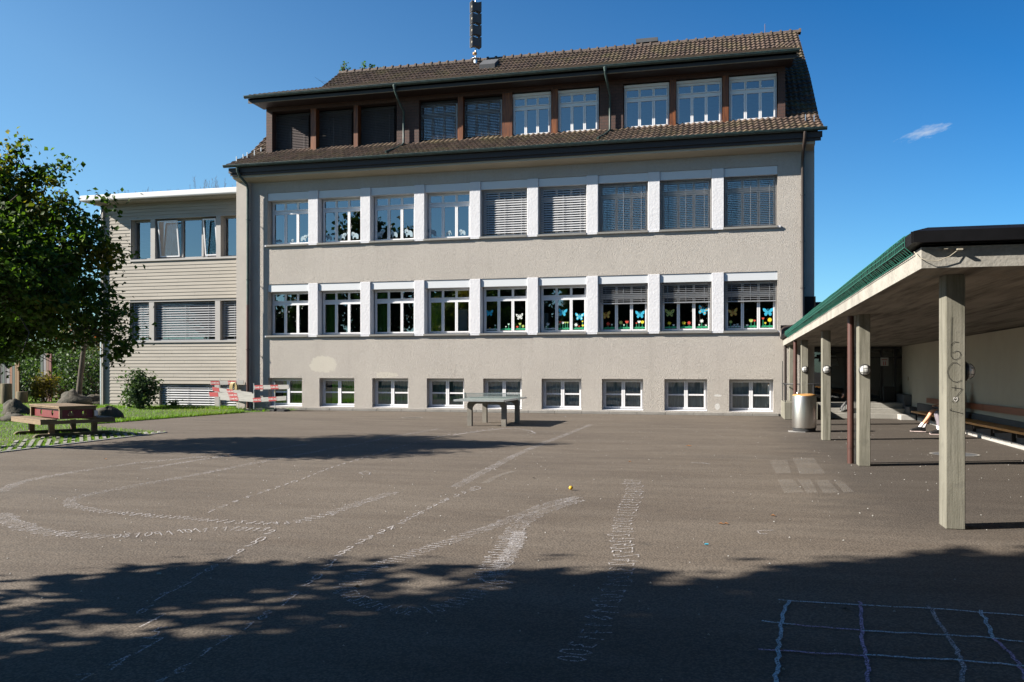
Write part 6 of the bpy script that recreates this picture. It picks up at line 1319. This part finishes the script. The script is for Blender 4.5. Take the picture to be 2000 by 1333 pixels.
for k, (lab, pix, w_, mt_) in enumerate((('farthest cross line of the chalk grid', [(1519,1174),(1680,1184),(1850,1193),(2010,1206)], .022, 'chalk_blue'), ('blue left start of the middle cross line of the chalk grid', [(1492,1216),(1550,1222)], .022, 'chalk_blue'), ('purple part of the middle cross line of the chalk grid', [(1550,1223),(1685,1234)], .022, 'chalk_purple'), ('blue right part of the middle cross line of the chalk grid', [(1688,1235),(1850,1243),(1940,1249),(2010,1259)], .022, 'chalk_blue'),
    ('nearest cross line of the chalk grid, left purple part', [(1485,1271),(1600,1279),(1690,1284)], .022, 'chalk_purple'), ('nearest cross line of the chalk grid, right pale part', [(1692,1283),(1780,1288),(1880,1293),(2010,1305)], .022, 'chalk_blue'),
    ('left upright blue line of the chalk grid', [(1541,1177),(1529,1205),(1523,1240),(1520,1280),(1518,1310),(1514,1345)], .024, 'chalk_blue'), ('purple upright line of the chalk grid', [(1679,1177),(1684,1190),(1681,1230),(1688,1270),(1696,1305),(1693,1345)], .022, 'chalk_purple'), ('white upright line of the chalk grid', [(1815,1186),(1822,1197),(1850,1240),(1866,1268),(1880,1300),(1884,1345)], .026, 'chalk'), ('right upright blue line of the chalk grid', [(1916,1195),(1928,1220),(1940,1250)], .024, 'chalk_blue'), ('thin bent end of the right grid line at the picture edge', [(1941,1251),(1965,1272),(1990,1300),(2006,1335)], .022, 'chalk_purple'))):
    line('chalk_line', lab, pix, w_, mt_, gg, k)
line('chalk_line', 'curved chalk arc on the asphalt right below the table tennis table', [(885,851),(940,843),(985,838),(1015,839),(1038,843),(1045,847),(1036,848)], .04, 'chalk', None, 31)
line('chalk_line', 'faint chalk arc in front of the right basement windows', [(1200,830),(1260,825),(1310,832),(1350,842),(1400,850)], .05, 'chalk_faint', None, 32)
line('chalk_line', 'short white chalk dash in the middle right of the yard', [(1350,905),(1372,906),(1387,908)], .03, 'chalk', None, 33)
line('chalk_line', 'thin white chalk loop near the trampled patch', [(1510,1038),(1490,1038),(1478,1040),(1485,1045),(1497,1045)], .012, 'chalk', None, 34)
line('chalk_line', 'small faint chalk oval in the middle of the yard', [(702,925),(712,923),(724,924),(722,928),(708,928),(702,925)], .012, 'chalk', None, 35)
line('chalk_line', 'broad smudged chalk streak beside the number trail', [(945,945),(975,930),(1000,922)], .10, 'chalk_faint', None, 36)
line('chalk_line', 'bright scribbled chalk knot where two trails meet', [(912,957),(925,960),(940,955),(932,951),(918,955),(935,958)], .012, 'chalk', None, 37)
line('chalk_line', 'white chalk scrawl on the shadow edge left of centre', [(938,1131),(950,1140),(972,1143),(1000,1141),(985,1136),(960,1138)], .014, 'chalk', None, 38)
# faded hopscotch boxes
for k, (q, lab) in enumerate((([(1519,938),(1549,937),(1570,962),(1532,964)], 'first faded pale box on the asphalt'), ([(1558,938),(1583,937),(1597,963),(1576,964)], 'second faded pale box on the asphalt'), ([(1592,939),(1618,939),(1640,963),(1608,964)], 'third faded pale box on the asphalt'), ([(1628,939),(1645,940),(1668,962),(1648,963)], 'fourth faded pale box on the asphalt'), ([(1502,900),(1538,900),(1545,925),(1516,926)], 'pale box nearest the yard middle'), ([(1548,895),(1590,896),(1612,926),(1562,927)], 'larger pale box behind the first ones'))):
    g4 = [gp(*p) for p in q]; m_ = MB(); m_.add([(x, y, .0055) for x, y in g4[::-1]], [(0,1,2,3)]); tag(obj('hopscotch_box', m_, M['chalk_faint']), lab, 'chalk drawing', 'faded hopscotch boxes')
def cover(label, px, py, r_, mt_):
    x, y = gp(px, py); T_ = thing('manhole_cover', label, 'manhole cover', (x, y, 0)); m_ = MB(); n = 40
    ring = lambda q, z: [(x+q*math.cos(2*math.pi*k/n), y+q*math.sin(2*math.pi*k/n), z) for k in range(n)]
    m_.add(ring(r_, .008)+ring(r_-.045, .008), [(k, (k+1)%n, n+(k+1)%n, n+k) for k in range(n)]); obj('rim', m_, M['plinth'], T_)
    m_ = MB(); m_.add(ring(r_-.05, .007), [tuple(range(n))]); obj('lid', m_, mt_, T_)
cover('round manhole cover under the canopy behind the nearest column', 1864, 888, .44, M['slate']); cover('rusty round cover in the asphalt left of the table tennis table', 805, 816.5, .36, M['bark'])
# fine litter: leaves, chalk stubs and yellow crab apples
M['litter_leaf'] = mat('dry_leaf', (.32,.13,.03), rough=.8, var=.3, vscale=20); M['apple'] = mat('yellow_fruit', (.75,.42,.02), rough=.5, var=.1)
lit = [(1024+0,0)]
for k, (px, py, lab) in enumerate(((1510,1009,'brown dry leaf on the right side of the asphalt'),(1418,1025,'small brown leaf before the trampled patch'),(1408,1025,'tiny dry leaf beside another on the asphalt'),(1345,872,'dry leaves cluster before the right basement windows'),(445,891,'small yellow leaf near the big tree shadow'),(412,896,'dark dry leaf near the big tree shadow'),(506,908,'dark crumb leaf on the left of the yard'),(1652,1193,'dark leaf lying inside the chalk grid'),(697,1149,'small orange leaf at the shadow edge'),(1042,935,'small dark leaf left of the yellow fruit'),(1230,903,'small leaf in the middle of the yard'),(206,898,'small leaf at the left side of the yard'))):
    x, y = gp(px, py); m_ = MB(); r_ = .03 if k != 3 else .07; m_.add([(x-r_,y,.008),(x,y-r_*.6,.02),(x+r_,y,.009),(x,y+r_*.6,.022),(x+r_*.3,y-r_*.9,.012)], [(0,1,2,3),(1,4,2)]); tag(obj('fallen_leaf', m_, M['litter_leaf'] if k not in (5,6,7,9) else M['bark'], base=(x, y, 0)), lab, 'leaf', 'dry leaves on the asphalt')
x, y = gp(1115, 958); m_ = MB(); m_.lathe((x, y, .006), [(.002, 0), (.022, .008), (.03, .028), (.022, .048), (.002, .054)], 14); tag(obj('fruit', m_, M['apple'], base=(x, y, 0)), 'small yellow fruit lying in the middle of the yard', 'fruit')
for px, py, lab in ((310,1124,'pale blue chalk stub in the left shadow'),(1380,1066,'small blue chalk stub in the right of the yard'),(1104,815,'white crumb near the foot of the wall')):
    x, y = gp(px, py); m_ = MB(); m_.tube([(x-.016, y, .013), (x+.016, y+.006, .013)], .007, 8); tag(obj('chalk_stub', m_, M['paper_pale'] if px != 1380 else M['paper_blue'], base=(x, y, 0)), lab, 'chalk')
# pebbles and crumbs, uncountable
rs = np.random.RandomState(77); m_ = MB()
for k in range(700):
    x, y = rs.uniform(-9, 5.5), rs.uniform(4, 26); s = rs.uniform(.003, .009); z = .003; m_.add([(x-s,y-s*.7,z),(x+s,y-s,z),(x+s*.8,y+s,z),(x-s,y+s*.8,z),(x,y,z+s*1.3)], [(0,1,4),(1,2,4),(2,3,4),(3,0,4)])
tag(obj('grit', m_, M['kerb']), 'fine pale grit scattered over the asphalt', 'grit', kind='stuff')

# ================================================================== PEOPLE on the bench
K = .95
def body(name, pts, edges, radii, mt_, par, sub=2):
    me = bpy.data.meshes.new(name); off = wloc(par); me.from_pydata([(p[0]-off[0], p[1]-off[1], p[2]-off[2]) for p in pts], edges, []); me.materials.append(mt_)
    o = bpy.data.objects.new(name, me); COL.objects.link(o); o.parent = par
    md = o.modifiers.new('skin', 'SKIN'); md.use_smooth_shade = True
    for i, r_ in enumerate(radii): me.skin_vertices[0].data[i].radius = (r_, r_) if isinstance(r_, (int, float)) else r_
    me.skin_vertices[0].data[0].use_root = True
    s = o.modifiers.new('sub', 'SUBSURF'); s.levels = sub; s.render_levels = sub; return o
M['skin'] = mat('skin', (.55,.27,.16), rough=.55, var=.05); M['cloth_black'] = mat('black_cloth', (.02,.02,.023), rough=.9, var=.2); M['cloth_grey'] = mat('grey_trousers', (.16,.14,.16), rough=.9, var=.15, bump=.3, bscale=18)
M['hair'] = mat('dark_hair', (.03,.02,.015), rough=.6, var=.2, bump=.5, bscale=60); M['sock'] = mat('white_sock', (.75,.72,.74), rough=.9, var=.05); M['sole'] = mat('pale_sole', (.60,.48,.46), rough=.6, var=.05)
def person(label, Y0, feet, knees, shorts, dark, k):
    hz = .50; hx = 5.52; P_ = thing('person', label, 'person', (hx, Y0, 0))
    # one continuous skin: pelvis, spine, neck, head, arms with hands, legs
    pts = [(hx, Y0, hz+.03), (hx+.02, Y0, hz+.22), (hx+.03, Y0, hz+.42), (hx+.0, Y0, hz+.53), (hx-.03, Y0, hz+.60), (hx-.05, Y0, hz+.69), (hx-.05, Y0, hz+.79)]; E_ = [(0,1),(1,2),(2,3),(3,4),(4,5),(5,6)]; R = [(.13,.10), (.12,.09), (.14,.10), (.055,.055), (.052,.052), (.078,.085), (.066,.072)]
    for sg in (-1, 1):
        n = len(pts); sh = (hx+.02, Y0+sg*.17, hz+.46); el_ = (hx-.06, Y0+sg*.22, hz+.22); wr_ = (hx-.30, Y0+sg*.11, hz+.19); hd_ = (hx-.36, Y0+sg*.085, hz+.19)
        pts += [sh, el_, wr_, hd_]; E_ += [(2,n),(n,n+1),(n+1,n+2),(n+2,n+3)]; R += [.055, .042, .028, (.035,.018)]
        for q in range(4):
            m = len(pts); o_ = (q-1.5)*.017; pts += [(hd_[0]-.035, hd_[1]+o_, hd_[2]+.002), (hd_[0]-.06, hd_[1]+o_, hd_[2]-.018), (hd_[0]-.055, hd_[1]+o_, hd_[2]-.034)]; E_ += [(n+3,m),(m,m+1),(m+1,m+2)]; R += [.009,.008,.007]
        m = len(pts); pts += [(hd_[0]+.01, hd_[1]-sg*.03, hd_[2]+.01), (hd_[0]-.02, hd_[1]-sg*.042, hd_[2]+.02)]; E_ += [(n+3,m),(m,m+1)]; R += [.010,.008]
    for sg, kn, ft in zip((-1, 1), knees, feet):
        n = len(pts); an = (ft[0]+.07, ft[1], ft[2]+.085); toe = (ft[0]-.11, ft[1]-.01, ft[2]+.035)
        mid = tuple((kn[i]*.6+an[i]*.4) for i in range(3)); mid = (mid[0]+.02, mid[1], mid[2])
        pts += [(hx-.03, Y0+sg*.095, hz+.02), kn, mid, an, toe]; E_ += [(0,n),(n,n+1),(n+1,n+2),(n+2,n+3),(n+3,n+4)]; R += [.085, .058, .052, .036, .03]
    body('body', pts, E_, R, M['skin'], P_)
    # clothing as children following the body
    tor = [(hx, Y0, hz+.02), (hx+.02, Y0, hz+.22), (hx+.03, Y0, hz+.42), (hx+.0, Y0, hz+.515)]; e = [(0,1),(1,2),(2,3)]; r_ = [(.145,.115), (.135,.105), (.155,.112), (.072,.07)]
    for sg in (-1, 1): n = len(tor); tor += [(hx+.02, Y0+sg*.17, hz+.46), (hx-.06, Y0+sg*.22, hz+.22), (hx-.27, Y0+sg*.12, hz+.195)]; e += [(2,n),(n,n+1),(n+1,n+2)]; r_ += [.068, .055, .042]
    body('jacket', tor, e, r_, M['cloth_black'] if dark else M['cloth_grey'], P_)
    tr = [(hx, Y0, hz+.06)]; e = []; r_ = [(.15,.12)]
    for sg, kn, ft in zip((-1, 1), knees, feet):
        n = len(tr); hp = (hx-.03, Y0+sg*.095, hz+.02); tr += [hp]; e += [(0,n)]; r_ += [.1]
        if shorts: tr += [tuple(hp[i]*.25+kn[i]*.75 for i in range(3))]; e += [(n,n+1)]; r_ += [.082]
        else: an = (ft[0]+.075, ft[1], ft[2]+.16); tr += [kn, tuple((kn[i]+an[i])/2 + (.02 if i == 0 else 0) for i in range(3)), an]; e += [(n,n+1),(n+1,n+2),(n+2,n+3)]; r_ += [.078, .066, .052]
    body('shorts' if shorts else 'trousers', tr, e, r_, M['cloth_black'] if shorts else M['cloth_grey'], P_)
    body('hair', [(hx-.03, Y0, hz+.83), (hx+.015, Y0, hz+.79), (hx+.03, Y0, hz+.71)], [(0,1),(1,2)], [(.07,.075), (.082,.085), (.06,.07)], M['hair'], P_)
    f_ = MB(); f_.add([(hx-.125, Y0-.012, hz+.69), (hx-.125, Y0+.012, hz+.69), (hx-.148, Y0, hz+.692), (hx-.118, Y0, hz+.735)], [(0,1,2),(0,2,3),(2,1,3)]); obj('nose', f_, M['skin'], P_)
    f_ = MB()
    for sg in (-1, 1): f_.lathe((hx-.122, Y0+sg*.03, hz+.735), [(.002, -.004), (.011, 0), (.002, .006)], 8, (-1,0,0))
    f_.box(hx-.130, hx-.122, Y0-.022, Y0+.022, hz+.655, hz+.661); obj('face_features', f_, M['hair'], P_)
    for ft, kn_ in zip(feet, knees):
        x, y, z = ft; s_ = MB(); pr = [(-.14,.018),(-.145,.045),(-.11,.070),(-.02,.095),(.03,.125),(.11,.125),(.125,.06),(.12,.018)]
        for y0, y1, kk in ((-.045, .045, 1),): s_.prism([(x+a, z+b) for a, b in pr][::-1], y+y0, y+y1)
        so = obj('shoe', s_, M['black'], P_); bv = so.modifiers.new('b', 'BEVEL'); bv.width = .015; bv.segments = 2
        s_ = MB(); s_.prism([(x-.145, z+.001), (x-.15, z+.017), (x+.125, z+.017), (x+.12, z+.001)][::-1], y-.046, y+.046); obj('sole', s_, M['sole'], so)
        s_ = MB(); a_ = Vector((x+.07, y, z+.085)); b_ = a_.lerp(Vector(kn_), .28); s_.tube([a_, b_], [.045, .047], 12); obj('sock', s_, M['sock'], P_)
    return P_
person('person seated on the bench with bare legs in shorts, white socks and black shoes', 24.3, [(4.66, 24.08, .03), (4.80, 24.32, .006)], [(5.05, 24.15, .56), (5.08, 24.44, .55)], True, True, 0)
person('person seated on the bench in grey trousers and dark shoes, half hidden by the column', 23.55, [(4.99, 23.42, .006), (5.04, 23.70, .006)], [(5.02, 23.42, .56), (5.03, 23.68, .55)], False, True, 1)
m_ = MB(); m_.beam((5.02, 24.2, .66), (5.2, 24.2, .575), .12, .012); m_ = m_; tag(obj('tablet', m_, M['black'], base=(5.1, 24.2, .6)), 'thin black tablet held on the lap of the bare legged person', 'tablet')
